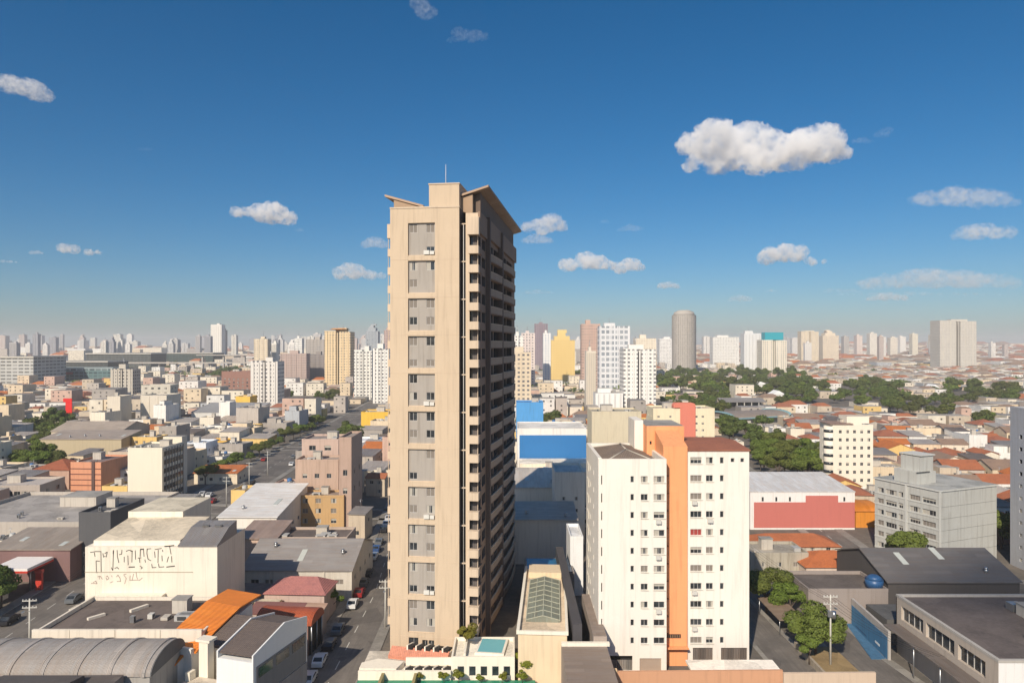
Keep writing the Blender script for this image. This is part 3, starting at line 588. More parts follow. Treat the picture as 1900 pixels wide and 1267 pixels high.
# ------------------------------------------------------------------ generic building from photograph pixels
LAND = []       # landmarks for labels of the small houses: (x, y, phrase)
def bld(label, x0, x1, Y, top, D, wc, rc=None, roof='flat', n=3, rows=3, ww=1.2, wh=1.1, fl=2.9, z0=1.2, side=True, name='building', cat='building', rz=0.0, kit=True, par=0.6, cols=None, kinds=None, group=None, land=None, z=None, wins=True, dirt=.35, rib=0, awn=None):
    X0, X1 = XW(x0, Y), XW(x1, Y); W = X1-X0; H = z if z is not None else ZW(top, Y)
    T = thing(name, label, cat, (X0, Y, 0), rz, group)
    wm = wc if isinstance(wc, bpy.types.Material) else wall(wc, dirt)
    b = MB(); ops = grid_ops(W, H, n, rows, ww, wh, z0, fl, min(1.0, W*.08), cols) if wins else []
    ops = [q for q in ops if q[3] < H-.15]
    b.facade((0, 0, 0), (1, 0), W, H, ops, wm)
    left = X0 > 0; sops = []
    if wins and side:
        ns = max(1, int(D/5)); sops = [q for q in grid_ops(D, H, ns, rows, ww, wh, z0, fl, 1.0) if q[3] < H-.15]
    if left: b.facade((0, D, 0), (0, -1), D, H, sops, wm); b.facade((W, 0, 0), (0, 1), D, H, [], wm)
    else: b.facade((0, D, 0), (0, -1), D, H, [], wm); b.facade((W, 0, 0), (0, 1), D, H, sops, wm)
    b.facade((W, D, 0), (-1, 0), W, H, [], wm)
    if rib:
        k = int(W/rib)
        for i in range(k+1): xx = W*i/k; b.box(xx-.12, xx+.12, -.18, 0, .2, H-.02, wm)
    if roof == 'flat':
        rm = rc if isinstance(rc, bpy.types.Material) else slab(rc or CONC)
        b.poly([(0, 0, H), (W, 0, H), (W, D, H), (0, D, H)], rm)
        if par: parapet(b, -.02, W+.02, -.02, D+.02, H+.003, par, wm)
    b.build('wall', T)
    if roof in ('gable', 'gabley', 'shed', 'hip', 'vault'):
        rm = rc if isinstance(rc, bpy.types.Material) else tile(rc or TERRA); q = MB(); e = .35; g = MB()
        hr = min(3.2, 0.22*min(W, D)) if roof != 'shed' else .12*D
        if roof == 'gable':      # ridge along x
            q.xprism([(-e, H-.05), (D/2, H+hr), (D+e, H-.05), (D+e, H+.15), (D/2, H+hr+.22), (-e, H+.15)], -e, W+e, rm)
            for xx in (0, W-.15): g2 = MB(); g2.xprism([(0.02, H), (D-.02, H), (D/2, H+hr-.02)], xx, xx+.15, wm); g2.build('gable_wall', T)
        elif roof == 'gabley':
            q.yprism([(-e, H-.05), (-e, H+.15), (W/2, H+hr+.22), (W+e, H+.15), (W+e, H-.05), (W/2, H+hr)], -e, D+e, rm)
            for yy in (0, D-.15): g2 = MB(); g2.yprism([(0.02, H), (W/2, H+hr-.02), (W-.02, H)], yy, yy+.15, wm); g2.build('gable_wall', T)
        elif roof == 'shed':
            q.xprism([(-e, H+.02), (D+e, H+hr), (D+e, H+hr+.2), (-e, H+.22)], -e, W+e, rm); g.xprism([(0.02, H), (D-.02, H), (D-.02, H+hr-.05)], .02, W-.02, wm)
        elif roof == 'hip':
            a = [(-e, -e, H), (W+e, -e, H), (W+e, D+e, H), (-e, D+e, H)]; m_ = min(W, D)/2
            r1, r2 = ((m_, D/2, H+hr), (W-m_, D/2, H+hr)) if W > D else ((W/2, m_, H+hr), (W/2, D-m_, H+hr))
            if W > D: q.poly([a[0], a[1], r2, r1], rm); q.poly([a[1], a[2], r2], rm); q.poly([a[2], a[3], r1, r2], rm); q.poly([a[3], a[0], r1], rm)
            else: q.poly([a[0], a[1], r1], rm); q.poly([a[1], a[2], r2, r1], rm); q.poly([a[2], a[3], r2], rm); q.poly([a[3], a[0], r1, r2], rm)
            q.poly([a[3], a[2], a[1], a[0]], rm)
        elif roof == 'vault':
            pf = [(-e, H)]+[(D/2-(D/2+e)*math.cos(math.pi*i/12), H+hr*1.25*math.sin(math.pi*i/12)) for i in range(1, 12)]+[(D+e, H)]
            q.xprism(pf, -e, W+e, rm)
        q.build('roof', T)
        if g.f: g.build('gable_wall', T)
    r = random.Random(int(x0*7+Y))
    if roof in ('gable', 'shed') and W > 9 and Y < 320:
        n_ = max(2, int(W/6))
        for i in range(n_):
            fx = W*(i+.5+r.uniform(-.2, .2))/n_; fy = D*r.uniform(.12, .36); fz = H+.2+(hr*fy/(D/2) if roof == 'gable' else hr*fy/D)
            if r.random() < .55: q = MB(); sl_ = (hr/(D/2) if roof == 'gable' else hr/D); q.xprism([(0, 0), (D*.18, sl_*D*.18), (D*.18, sl_*D*.18+.12), (0, .12)], 0, 1.1, plain((.55, .57, .52), .35, name='skylight_sheet')); q.build('skylight_strip', T, (fx, fy, fz-.02))
            else: q = MB(); q.cyl((0, 0), .35, -.1, .7, STEEL, 10); q.cyl((0, 0), .5, .7, 1.0, STEEL, 10, .15); q.build('roof_ventilator', T, (fx, fy, fz))
    ks = kinds or [0, 0, 1, 2, 3, 4]
    if wins:
        cnt = 0
        for o, u, lst in (((0, 0, 0), (1, 0), ops), (((0, D, 0), (0, -1), sops) if left else ((W, 0, 0), (0, 1), sops))):
            for q in lst:
                if q[0] < .03 or q[1] > (W if u == (1, 0) else D)-.03: continue
                cnt += 1
                if cnt > 98: break
                put_win(T, o, u, q, .22, r.choice(ks), 1 if ww > .8 else 0)
    if roof == 'flat' and kit and W > 5 and D > 5: roof_kit(T, W, D, H, r, 3 if W < 20 else 7)
    if awn: a = MB(); a.xprism([(-1.6, 2.6), (0, 3.1), (0, 3.2), (-1.6, 2.7)], .3, W-.3, plain(awn, .7, name='awning_cloth')); a.build('awning', T)
    take(min(X0, X1)-.5, max(X0, X1)+.5, Y-.5, Y+D+.5)
    if land: LAND.append(((X0+X1)/2, Y+D/2, land))
    return T, W, H
# ------------------------------------------------------------------ low buildings near the camera, each on its own footing
LAND += [(-10, 115, 'the tallest beige tower'), (25, 115, 'the white and orange block'), (100, 165, 'the grey six storey block')]
def custom(name, label, cat, x, y, land=None, rz=0.0, group=None):
    if land: LAND.append((x, y, land))
    return thing(name, label, cat, (x, y, 0), rz, group)
# white industrial building with faded lettering
def lettered():
    Y = 116; X0 = XW(158, Y); T = custom('industrial_building', 'windowless cream building with faded black lettering across its blank wall', 'building', X0, Y, 'the lettered cream building')
    W = XW(403, Y)-X0; WM = wall((0.84, 0.77, 0.645), .3, 'cream_render'); LT = plain((0.06, 0.05, 0.04), .9, name='letter_paint', var=.6); LP = plain((0.45, 0.33, 0.27), .9, name='faded_letter_paint', var=.6)
    b = MB(); b.box(0, W, 0, 12, 0, 16.6, WM); 
    b.prism([(0.8, 1), (W-6.6, 1), (W-6.6, 12.5), (0.8, 12.5)], 16.6, [17.4, 17.4, 18.6, 18.6], WM, slab((.7, .6, .45)))
    b.prism([(0.5, 12.1), (10.5, 12.1), (10.5, 24), (0.5, 24)], 0, 19.6, WM, slab((.62, .55, .42))); b.box(0.4, 5, 24, 32, 0, 18.6, WM, slab((.3, .28, .26)))
    b.box(-.05, W-4, -.06, 0, 12.4, 12.5, dark_cr); b.box(2.6, W-8.5, -1.4, 0, 0, 9.0, WM); b.box(-.5, 3.5, -3.5, -1.45, 0, 7.6, WM, slab((.55, .5, .4)))
    b.build('wall', T)
    s = MB(); s.xprism([(-.1, 16.62), (8.2, 16.62), (8.2, 19.0), (4.8, 18.7), (1.0, 17.2), (-.1, 16.9)], W-6.5, W+.02, sheet((0.30, 0.29, 0.29), .1, 'X')); s.build('grey_roof', T)
    for i in range(2): q = MB(); q.box(0, 1.2, 0, .5, 0, .25, sheet((.2, .2, .2), 0)); q.build('roof_vent', T, (W-4.6+i*2.2, 4.6, 18.75))
    # strokes in pixels of the photograph, brought onto the wall plane
    def PX(p): return (p[0]-158)*Y/F, 50-(p[1]-640)*Y/F
    def strokes(ls, th, mat, name):
        m_ = MB()
        for ln in ls:
            for p, q in zip(ln[:-1], ln[1:]):
                a = Vector(PX(p)); c = Vector(PX(q)); d = (c-a)
                if d.length < 1e-4: continue
                d.normalize(); n = Vector((-d.y, d.x))*th
                e = d*th*.8; a2 = a-e; c2 = c+e
                m_.poly([(a2.x-n.x, -.012, a2.y-n.y), (c2.x-n.x, -.012, c2.y-n.y), (c2.x+n.x, -.012, c2.y+n.y), (a2.x+n.x, -.012, a2.y+n.y)], mat)
        m_.build(name, T)
    Z = lambda L_: [[(150+x/9.5, 1000+y/9.5) for x, y in ln] for ln in L_]
    strokes(Z([[(170, 230), (270, 215), (355, 215)], [(240, 240), (250, 300)], [(270, 380), (330, 385)], [(355, 215), (360, 575)], [(270, 390), (275, 585), (310, 580)],
       [(390, 250), (400, 310), (430, 300)], [(425, 250), (465, 225), (450, 310)], [(575, 200), (565, 540)], [(640, 195), (645, 300), (670, 410)], [(725, 190), (720, 260), (680, 270)], [(540, 500), (560, 545)], [(600, 510), (640, 495), (670, 520)],
       [(765, 310), (765, 400)], [(800, 210), (850, 190), (905, 205), (900, 400)], [(830, 290), (835, 450)], [(960, 200), (965, 350)], [(1045, 300), (1050, 180), (1105, 175), (1115, 300)], [(1010, 330), (1060, 325)], [(1035, 340), (1040, 405)],
       [(1130, 360), (1140, 405)], [(1235, 165), (1170, 170), (1165, 250), (1185, 350), (1235, 375)], [(1045, 470), (1085, 500), (1060, 520)], [(1250, 440), (1260, 500), (1325, 495)], [(1310, 180), (1420, 160)], [(1300, 220), (1310, 320)], [(1365, 190), (1360, 410)], [(1440, 190), (1445, 215)], [(1430, 290), (1435, 380)],
       [(1370, 430), (1380, 490), (1465, 485)], [(1565, 125), (1590, 260)], [(1520, 400), (1545, 310)], [(1600, 300), (1605, 400)]]), .062, LT, 'lettering')
    strokes(Z([[(850, 490), (945, 487)], [(1480, 125), (1640, 108)], [(1515, 488), (1650, 472)], [(575, 200), (572, 250)], [(885, 205), (910, 210)], [(1055, 178), (1105, 172)]]), .09, LT, 'lettering')
    strokes(Z([[(185, 775), (285, 780), (265, 735), (220, 760)], [(300, 660), (330, 650), (325, 700)], [(345, 650), (380, 700)], [(445, 660), (470, 645), (495, 690), (460, 715), (445, 680)], [(545, 640), (550, 660)], [(520, 765), (565, 745)], [(630, 660), (655, 630), (690, 680), (700, 740), (640, 742)], [(755, 625), (800, 610)], [(770, 640), (800, 690), (775, 780)],
       [(930, 610), (905, 720)], [(920, 580), (975, 580), (985, 660), (1000, 700)], [(870, 640), (865, 720), (1040, 718), (1085, 680)]]), .06, LP, 'lettering')
    take(X0-1, X0+W+1, 111, 150)
dark_cr = wall((.45, .38, .28), .3)
lettered()
# flat brown roof in front of it
def brown_flat():
    X0 = -66.5; Y = 97.0; T = custom('warehouse', 'low warehouse with wide brown flat roof and cream parapet wall, in front of the lettering', 'warehouse', X0, Y, 'the brown flat roofed warehouse')
    WM = wall((.80, .72, .60), .4); b = MB(); W = 23.5; D = 14.2
    b.box(0, W, 0, .4, 0, 10.6, WM); b.box(0, .35, .4, D, 0, 10.2, WM); b.box(W-.3, W, .4, D, 0, 10.2, WM); b.box(0, W, D-.3, D, 0, 10.1, WM)
    b.poly([(.35, .4, 9.6), (W-.3, .4, 9.6), (W-.3, D-.3, 9.6), (.35, D-.3, 9.6)], slab((.15, .12, .105)))
    for xx in (5.2, 11.5, 17.8): b.box(xx, xx+.06, -.03, 0, 0, 10.6, dark_cr)
    b.build('wall', T)
    s = MB(); s.box(0, .5, 0, 2.4, 0, .35, WM); s.build('roof_curb', T, (4.0, 6, 9.62), R(-35)); s = MB(); s.box(0, .5, 0, 2.8, 0, .4, WM); s.build('roof_curb', T, (8.6, 9, 9.62), R(-30))
    roof_kit(T, 10, 8, 9.62, random.Random(6), 5, 15, 8)
    take(X0, X0+W, Y, Y+D)
brown_flat()
def vault():
    T = custom('warehouse', 'low warehouse with ribbed grey barrel vaulted roof at the bottom of the view', 'warehouse', -77, 87.0, 'the barrel vaulted warehouse'); W = 32
    MT = sheet((.52, .48, .44), .0, 'X', sc=2.0); b = MB(); pf = [(0, 8.8)]+[(4.6-4.6*math.cos(math.pi*i/16), 8.8+2.2*math.sin(math.pi*i/16)) for i in range(1, 16)]+[(9.2, 8.8)]
    b.xprism(pf, 0, W, MT); b.build('vaulted_roof', T)
    for i in range(8):
        r_ = MB(); x = 1.5+i*4.2
        r_.xprism([(4.6-4.7*math.cos(math.pi*j/16), 8.8+2.32*math.sin(math.pi*j/16)) for j in range(17)], x, x+.5, MT); r_.build('roof_rib', T)
    w = MB(); w.box(.1, W-.1, .2, 9.0, 0, 8.8, wall((.4, .38, .35), .5)); w.build('wall', T)
    e = MB(); e.xprism([(a, z+.02) for a, z in pf], W, W+.15, wall((.14, .14, .14), .4)); e.build('end_wall', T)
    take(-75, -41, 84, 96.8)
vault()
def saw():
    T = custom('warehouse', 'dark warehouse with two skylight slots at the very bottom of the view', 'warehouse', -80, 78, None); W = 32
    MT = sheet((.13, .115, .105), .1, 'Y'); b = MB(); b.prism([(0, 0), (W, 0), (W, 8.6), (0, 8.6)], 0, [8.8, 9.2, 9.3, 8.9], wall((.25, .22, .2), .5), MT); b.build('wall', T)
    for x0, x1 in ((8, 17), (18.2, 28)):
        c = MB(); c.xprism([(4.0, 8.9), (7.4, 9.0), (7.2, 9.9), (4.2, 10.4)], x0, x1, MT); c.build('skylight', T)
        g = MB(); g.poly([(x0+.3, 7.43, 9.1), (x1-.3, 7.43, 9.1), (x1-.3, 7.28, 9.8), (x0+.3, 7.28, 9.8)][::-1], GL); g.build('skylight_glass', T)
    take(-80, -48, 74, 83)
saw()
# houses between the warehouse and the street: orange roof, white gables, brick red vault
def house_cluster():
    T = custom('house', 'white house with bright orange sheet roof in two slopes, beside the dark gabled white house', 'house', -48.6, 97.0, 'the bright orange roofed house', R(-22))
    WW = wall((.82, .78, .72), .25); OR = sheet((.86, .25, .02), 0, 'Y', sc=1.5); b = MB(); b.prism([(0, 0), (5.6, 0), (5.6, 11.5), (0, 11.5)], 0, [8.0, 8.0, 11.2, 11.2], WW); b.xprism([(-4.4, 0), (-.01, 0), (-.01, 7.6), (-4.4, 5.3)], 0, 4.2, WW)
    b.box(-.15, 5.75, -.25, .25, 7.8, 8.9, WW); b.build('wall', T)
    r_ = MB(); pf = [(.3, 8.2), (4, 9.9), (8.5, 11.5), (12.8, 11.9)]; r_.xprism(pf+[(a, z+.2) for a, z in pf[::-1]], -.4, 6.1, OR); r_.build('upper_roof', T)
    r_ = MB(); pf = [(-4.8, 5.2), (-2.2, 6.9), (-.3, 7.8)]; r_.xprism(pf+[(a, z+.18) for a, z in pf[::-1]], -.3, 4.5, OR); r_.build('lower_roof', T)
    for k in range(2): g = MB(); g.box(0, .9, -.05, 0, 0, 1.1, GL); g.build('window', T, (.8+k*1.8, -4.42, 2.4))
    T = custom('house', 'white house with dark brown double gable roof and long recessed grey side wall', 'house', -38.8, 92, 'the dark gabled white house', R(-16))
    BR = tile((.13, .10, .085)); WB = wall((.80, .80, .78), .12); b = MB()
    b.box(0, 5.6, 0, 12.5, 0, 9.0, WB); b.xprism([(0, 9.0), (0, 9.9), (7, 11.6), (12.5, 10.4), (12.5, 9.0)], 5.4, 5.6, WB); b.xprism([(0, 9.0), (0, 9.9), (7, 11.6), (12.5, 10.4), (12.5, 9.0)], 0, .2, WB)
    b.box(-4.6, -.01, 3.2, 12, 0, 8.6, wall((.78, .72, .6), .3)); b.build('wall', T)
    r_ = MB(); r_.xprism([(.3, 9.5), (7, 11.2), (12.2, 10.0), (12.2, 10.2), (7, 11.4), (.3, 9.7)], .2, 5.4, BR); r_.build('front_roof', T)
    r_ = MB(); r_.xprism([(3.2, 8.7), (9, 10.7), (12.2, 9.2), (12.2, 9.4), (9, 10.95), (3.2, 8.9)], -4.7, -.02, BR); r_.build('rear_roof', T)
    s = MB(); s.box(5.61, 5.7, .6, 12.1, 4.0, 8.2, wall((.2, .2, .2), .3)); s.box(5.61, 5.8, .3, 12.2, 0, 3.9, sheet((.3, .3, .31), 0, 'Y')); s.build('side_cladding', T)
    for k in range(3): g = MB(); g.box(5.71, 5.74, 1+k*3.8, 4+k*3.8, 6.6, 7.9, GL); g.build('side_window', T)
    c = MB(); c.box(-3.6, -2.2, 1.0, 2.2, 0, 10.3, wall((.85, .78, .65), .2)); c.box(-4.0, -1.8, .8, 2.4, 10.3, 10.6, wall((.85, .78, .65), .2)); c.build('chimney', T)
    t = MB(); t.box(-4.6, -.02, -2.2, .95, 0, 5.6, wall((.83, .76, .62), .3), slab((.6, .52, .42))); t.box(-4.5, -3.8, -.5, .6, 5.6, 6.7, wall((.83, .76, .62), .3)); t.build('terrace', T)
    for k in range(2): g = MB(); g.box(-3.4+k*1.3, -2.6+k*1.3, -2.25, -2.2, 3.2, 4.4, GL); g.build('window', T)
    take(-47, -28.5, 88, 112)
    T = custom('shed', 'shed with brick red curved roof and open dark end, behind the dark gabled house', 'shed', -39.6, 113, 'the brick red curved shed', R(-6))
    RD = sheet((.44, .10, .04), 0, 'X'); b = MB(); W = 9.5
    pf = [(0, 5.0)]+[(2.8-2.8*math.cos(math.pi*i/10), 5.0+1.7*math.sin(math.pi*i/10)) for i in range(1, 10)]+[(5.6, 5.0)]
    b.xprism(pf, -2, W-2, RD); b.build('curved_roof', T); b = MB(); b.box(-1.9, W-2.6, .1, 5.5, 0, 5, wall((.35, .2, .16), .5)); b.box(W-2.5, W-2.4, .4, 5.2, .1, 5, DARKIN); b.build('wall', T)
    for k in range(3): s = MB(); s.cyl((W-2.2, .6+k*2.2), .12, 0, 5.1, STEEL, 8); s.build('post', T)
    T = custom('house', 'house with faded pink hipped roof, in front of the long grey roofed hall', 'house', -44.6, 126, 'the faded pink hipped roof house', R(-3))
    PK = tile((.42, .17, .15)); b = MB(); b.box(0, 11, 0, 7, 0, 5.4, wall((.55, .42, .36), .5)); b.box(-7, -.01, 1.5, 7, 0, 4.8, wall((.4, .34, .3), .5), slab((.16, .13, .12))); b.build('wall', T)
    a = [(-.4, -.4, 5.35), (11.4, -.4, 5.35), (11.4, 7.4, 5.35), (-.4, 7.4, 5.35)]; r1, r2 = (3.6, 3.6, 7.4), (8.6, 3.6, 7.4)
    r_ = MB(); r_.poly([a[0], a[1], r2, r1], PK); r_.poly([a[1], a[2], r2], PK); r_.poly([a[2], a[3], r1, r2], PK); r_.poly([a[3], a[0], r1], PK); r_.poly(a[::-1], PK); r_.build('hip_roof', T)
    s = MB(); s.box(-2.5, 3.5, -2.3, -.5, 0, 4.6, wall((.8, .6, .36), .3), slab((.7, .6, .45))); s.build('annex', T)
    T = custom('shed', 'narrow shed with dull maroon roof between pink roof and brick red curved shed', 'shed', -45.0, 119.5, None, R(-4)); b = MB(); b.box(0, 12.5, 0, 3.4, 0, 4.2, wall((.5, .4, .34), .5)); b.build('wall', T)
    r_ = MB(); r_.xprism([(-.2, 4.2), (3.6, 4.9), (3.6, 5.05), (-.2, 4.35)], -.2, 9, sheet((.25, .1, .09), 0, 'Y')); r_.build('roof', T); r_ = MB(); r_.xprism([(-.2, 4.2), (3.6, 4.9), (3.6, 5.05), (-.2, 4.35)], 9.05, 12.7, sheet((.5, .33, .24), 0, 'Y')); r_.build('rusted_roof', T)
    take(-49, -29, 112, 134)
house_cluster()
# mid distance, west of the tower
bld('long grey sheet roofed hall with pale panelled wall facing the pink hipped roof', 450, 652, 137, 1058, 21, (.62, .57, .49), sheet((.33, .31, .30), .05, 'Y'), 'gable', 7, 1, 1.6, 1.0, 3, 3.2, land='the long grey sheet roofed hall', rib=4.5)
bld('low hall with brown flat roof touching the tan walled block', 476, 644, 160, 1001, 9, (.5, .4, .33), (.15, .12, .105), 'flat', 4, 1, 1.4, 1, 3, 2.5, land='the brown flat hall')
bld('tan three storey block with small paired windows', 512, 638, 192, 922, 7, (.56, .36, .17), (.3, .24, .2), 'flat', 4, 3, 1.5, 1.3, 2.75, 1.2, land='the tan three storey block', dirt=.5, cols=[7.6-3.2, 11-3.0, 14.2-2.6, 18-2.2], par=.5)
bld('set back brown pink upper block with grey blank wall behind the tan block', 548, 628, 200, 856, 8, (.50, .36, .28), (.4, .33, .28), 'flat', 3, 2, 1.3, 1.3, 4, 8.0, land='the set back brown block', dirt=.5)
bld('tall narrow pinkish building standing against the brown set back block', 629, 652, 193, 815, 14, (.48, .34, .27), (.33, .28, .24), 'flat', 1, 2, 1.2, 1.6, 5, 9, dirt=.5)
bld('boxy pinkish building with one dark opening, highest behind the tan block', 560, 628, 210, 818, 12, (.55, .41, .34), (.3, .25, .22), 'flat', 2, 2, 2.0, 1.5, 3.4, 15, dirt=.5)
bld('long low white sheet roofed shed between the street and the tan block', 405, 513, 172, 960, 26, (.82, .78, .7), sheet((.88, .87, .84), 0, 'Y'), 'shed', 3, 1, 1.5, 1, 3, 2.8, land='the white sheet roofed shed')
bld('peach walled shed under the white roof, beside the tan block', 440, 512, 158, 1000, 11, (.62, .45, .36), sheet((.4, .3, .25), 0), 'shed', 0, 0, wins=False)
bld('blank cream slab building with dark ribbed side wall', 237, 301, 220, 834, 14, (.83, .76, .61), (.4, .37, .32), 'flat', 0, 0, wins=False, land='the blank cream slab', dirt=.12)
bld('salmon orange striped office building with dark vertical shaft', 131, 190, 236, 860, 16, (.72, .33, .19), (.2, .15, .14), 'flat', 0, 0, wins=False, land='the salmon striped office', rz=R(-4))
bld('low yellow walled building beside the foot of the blank cream slab', 189, 236, 226, 905, 8, (.80, .55, .20), (.4, .32, .25), 'flat', 2, 1, land='the low yellow wall')
bld('house with broad burnt orange tiled roof beside the salmon striped office', 58, 128, 243, 872, 14, (.55, .36, .27), (.36, .11, .05), 'hip', 4, 1, land='the burnt orange hip roof')
bld('huge grey flat roofed hall at the edge of the view', -130, 205, 165, 975, 34, (.50, .45, .39), (.36, .33, .30), 'flat', 8, 1, 2, 1.2, 3, 3, land='the huge grey flat roofed hall', par=.9)
bld('shed with plum coloured sloping wall and white ridge, in front of the huge grey hall', -20, 130, 148, 1020, 12, (.24, .14, .13), sheet((.42, .36, .3), 0, 'X'), 'shed', 0, 0, wins=False, land='the plum walled shed')
bld('greyish three storey flats with arched dark openings at the edge of the view', -40, 68, 212, 905, 14, (.50, .43, .37), (.45, .4, .36), 'flat', 7, 3, 1.8, 1.4, 2.9, 1.2, kinds=[0, 0, 2], land='the greyish arcaded flats', rz=R(5))
bld('dark grey narrow building standing behind the corner of the lettered building', 146, 205, 152, 955, 14, (.10, .10, .105), DKGREY, 'flat', 3, 2, land='the dark narrow building')
bld('white and pale blue box of a building in the street row', 341, 382, 300, 824, 12, (.82, .84, .86), (.6, .65, .7), 'flat', 2, 2, land='the white and pale blue box')
bld('cream low shop row with orange tiled roof beyond the dark trees', 360, 440, 252, 878, 10, (.8, .68, .5), (.55, .17, .05), 'shed', 4, 1, land='the cream shop row')
bld('bright white windowless hall near the mustard block', 650, 702, 318, 820, 14, (.86, .86, .86), (.7, .7, .7), 'flat', 0, 0, wins=False, land='the bright white hall')
bld('mustard yellow block with a lighter side half hidden by the beige tower', 670, 722, 395, 766, 16, (.84, .52, .07), (.5, .4, .3), 'flat', 0, 0, wins=False, land='the mustard yellow block')
bld('yellow box shed nearest the dark street trees', 384, 421, 330, 820, 10, (.82, .50, .09), (.55, .33, .1), 'flat', 2, 1, 1.2, 1.0, 3, 1.4, land='the yellow box shed')
bld('long yellow hall wall with a gently sloping roof', 398, 452, 398, 783, 16, (.80, .49, .10), sheet((.6, .5, .4), 0), 'shed', 0, 0, wins=False, land='the long yellow hall')
bld('pale grey sheet roofed factory behind the long yellow hall', 355, 470, 440, 765, 30, (.7, .68, .64), sheet((.42, .42, .42), 0, 'Y'), 'shed', 5, 1, 2, 1, 3, 2, land='the pale grey factory')
bld('small yellow square building at the foot of the white tower cluster', 437, 464, 505, 737, 14, (.86, .55, .10), (.6, .5, .4), 'flat', 0, 0, wins=False)
bld('cream ribbed silo-like tower with a darker side', 261, 309, 419, 735, 18, (.70, .63, .52), CONC, 'flat', 0, 0, wins=False, rib=5, land='the cream ribbed tower', kit=False)
bld('upper block of pale concrete rising just behind the cream ribbed tower', 262, 316, 442, 716, 10, (.6, .55, .46), CONC, 'flat', 4, 6, 1.6, 1.2, 3, 10, kit=False)
bld('pale beige stepped block beside the cream ribbed tower', 199, 223, 400, 737, 12, (.72, .64, .52), CONC, 'flat', 0, 0, wins=False)
bld('brick brown block with white end wall and a blue glass strip', 411, 465, 620, 690, 20, (.32, .17, .13), CONC, 'flat', 6, 6, 1.6, 1.5, 3, 4, land='the brick brown block')
bld('cream low hall with beige wall running below the small orange roof', 200, 330, 262, 840, 14, (.62, .5, .38), (.4, .33, .28), 'flat', 0, 0, wins=False, z=9.5)
bld('low beige sheet roofed warehouse with pale ridge beside the sloping green bank', 95, 225, 330, 800, 26, (.6, .5, .38), sheet((.5, .42, .34), 0, 'Y'), 'gable', 4, 1, 1.5, 1, 3, 2.5, land='the beige sheet roofed warehouse')
bld('long olive beige wall building with a small dark doorway', 75, 225, 300, 815, 16, (.52, .43, .28), sheet((.45, .38, .32), 0, 'Y'), 'shed', 2, 1, 1.4, 1.2, 3, 1.4)
# east side
bld('long hall with deep blue end wall and white band above', 960, 1088, 236, 796, 20, (.84, .80, .74), (.7, .66, .6), 'flat', 0, 0, wins=False, land='the blue walled hall', par=.3, kit=False)
bld('cream house with curved ochre parapet and roof garden behind the white block', 1098, 1190, 270, 766, 16, (.66, .58, .42), (.4, .36, .28), 'flat', 6, 3, 1.4, 1.3, 3.2, 2, land='the ochre parapet house')
bld('pale blue shop with navy roof edge beside trees behind the blue walled hall', 958, 1008, 356, 748, 12, (.10, .36, .72), (.05, .06, .2), 'flat', 3, 1, land='the pale blue shop')
bld('cream flats with coral curved stair shaft behind the white block', 1212, 1326, 285, 760, 14, (.84, .74, .52), (.5, .42, .32), 'flat', 4, 8, 1.0, .8, 2.75, 1.2, land='the coral shafted flats', cols=[2.2, 7.0, 17.6, 20.2])
bld('salmon red walled hall with stepped white upper band', 1392, 1586, 190, 915, 20, (.84, .81, .77), sheet((.72, .7, .66), 0, 'X'), 'flat', 0, 0, wins=False, land='the salmon red hall', par=.25, kit=False)
bld('white eight storey flats with many small square windows and round corner', 1545, 1620, 236, 791, 10, (.86, .78, .64), (.6, .5, .4), 'flat', 6, 8, 1.0, 1.1, 2.72, 1.2, land='the white eight storey flats', dirt=.1, kinds=[0, 0, 0, 1, 4], cols=[2.6, 5.0, 7.4, 9.8, 12.2])
bld('blue grey apartment slab with small square windows at the right edge of the view', 1977, 2200, 144, 772, 16, (.36, .37, .40), CONC, 'flat', 7, 11, .9, .9, 2.75, 1.5, kinds=[0, 0, 1, 3], land='the blue grey slab')
bld('house with broad terracotta roof and mottled side wall below the salmon hall', 1396, 1560, 163, 1014, 9, (.60, .54, .44), (.44, .14, .055), 'hip', 5, 1, 1.0, .9, 3, 2, land='the broad terracotta roof', dirt=.9)
bld('house with bright terracotta roof beside the round street tree', 1496, 1612, 149, 1052, 10, (.66, .55, .47), (.50, .15, .05), 'hip', 3, 1, 1.0, .9, 3, 2, land='the bright terracotta roof')
bld('bright orange curved canopy building between the salmon hall and the grey block', 1588, 1630, 192, 948, 10, (.72, .27, .03), sheet((.75, .25, .02), 0), 'vault', 0, 0, wins=False, land='the bright orange canopy')
bld('patched wall building with small white annex in front of the terracotta roofs', 1392, 1500, 153, 1030, 9, (.46, .42, .34), (.4, .36, .3), 'flat', 3, 1, 1, 1, 3, 1.6, dirt=.9)
bld('brown flat roofed shed next to the blue roof tank', 1500, 1648, 126, 1098, 10, (.33, .28, .25), (.14, .115, .10), 'flat', 0, 0, wins=False, land='the brown flat roofed shed', kit=False)
bld('wide black sheet roofed warehouse with dark sloping end wall', 1648, 1892, 127, 1080, 20, (.09, .08, .075), sheet((.17, .16, .155), 0, 'Y'), 'gable', 0, 0, wins=False, land='the black sheet roofed warehouse')
bld('low orange roofed shed at the foot of the blue grey slab', 1826, 1885, 176, 960, 10, (.6, .3, .2), (.5, .12, .04), 'hip', 2, 1)
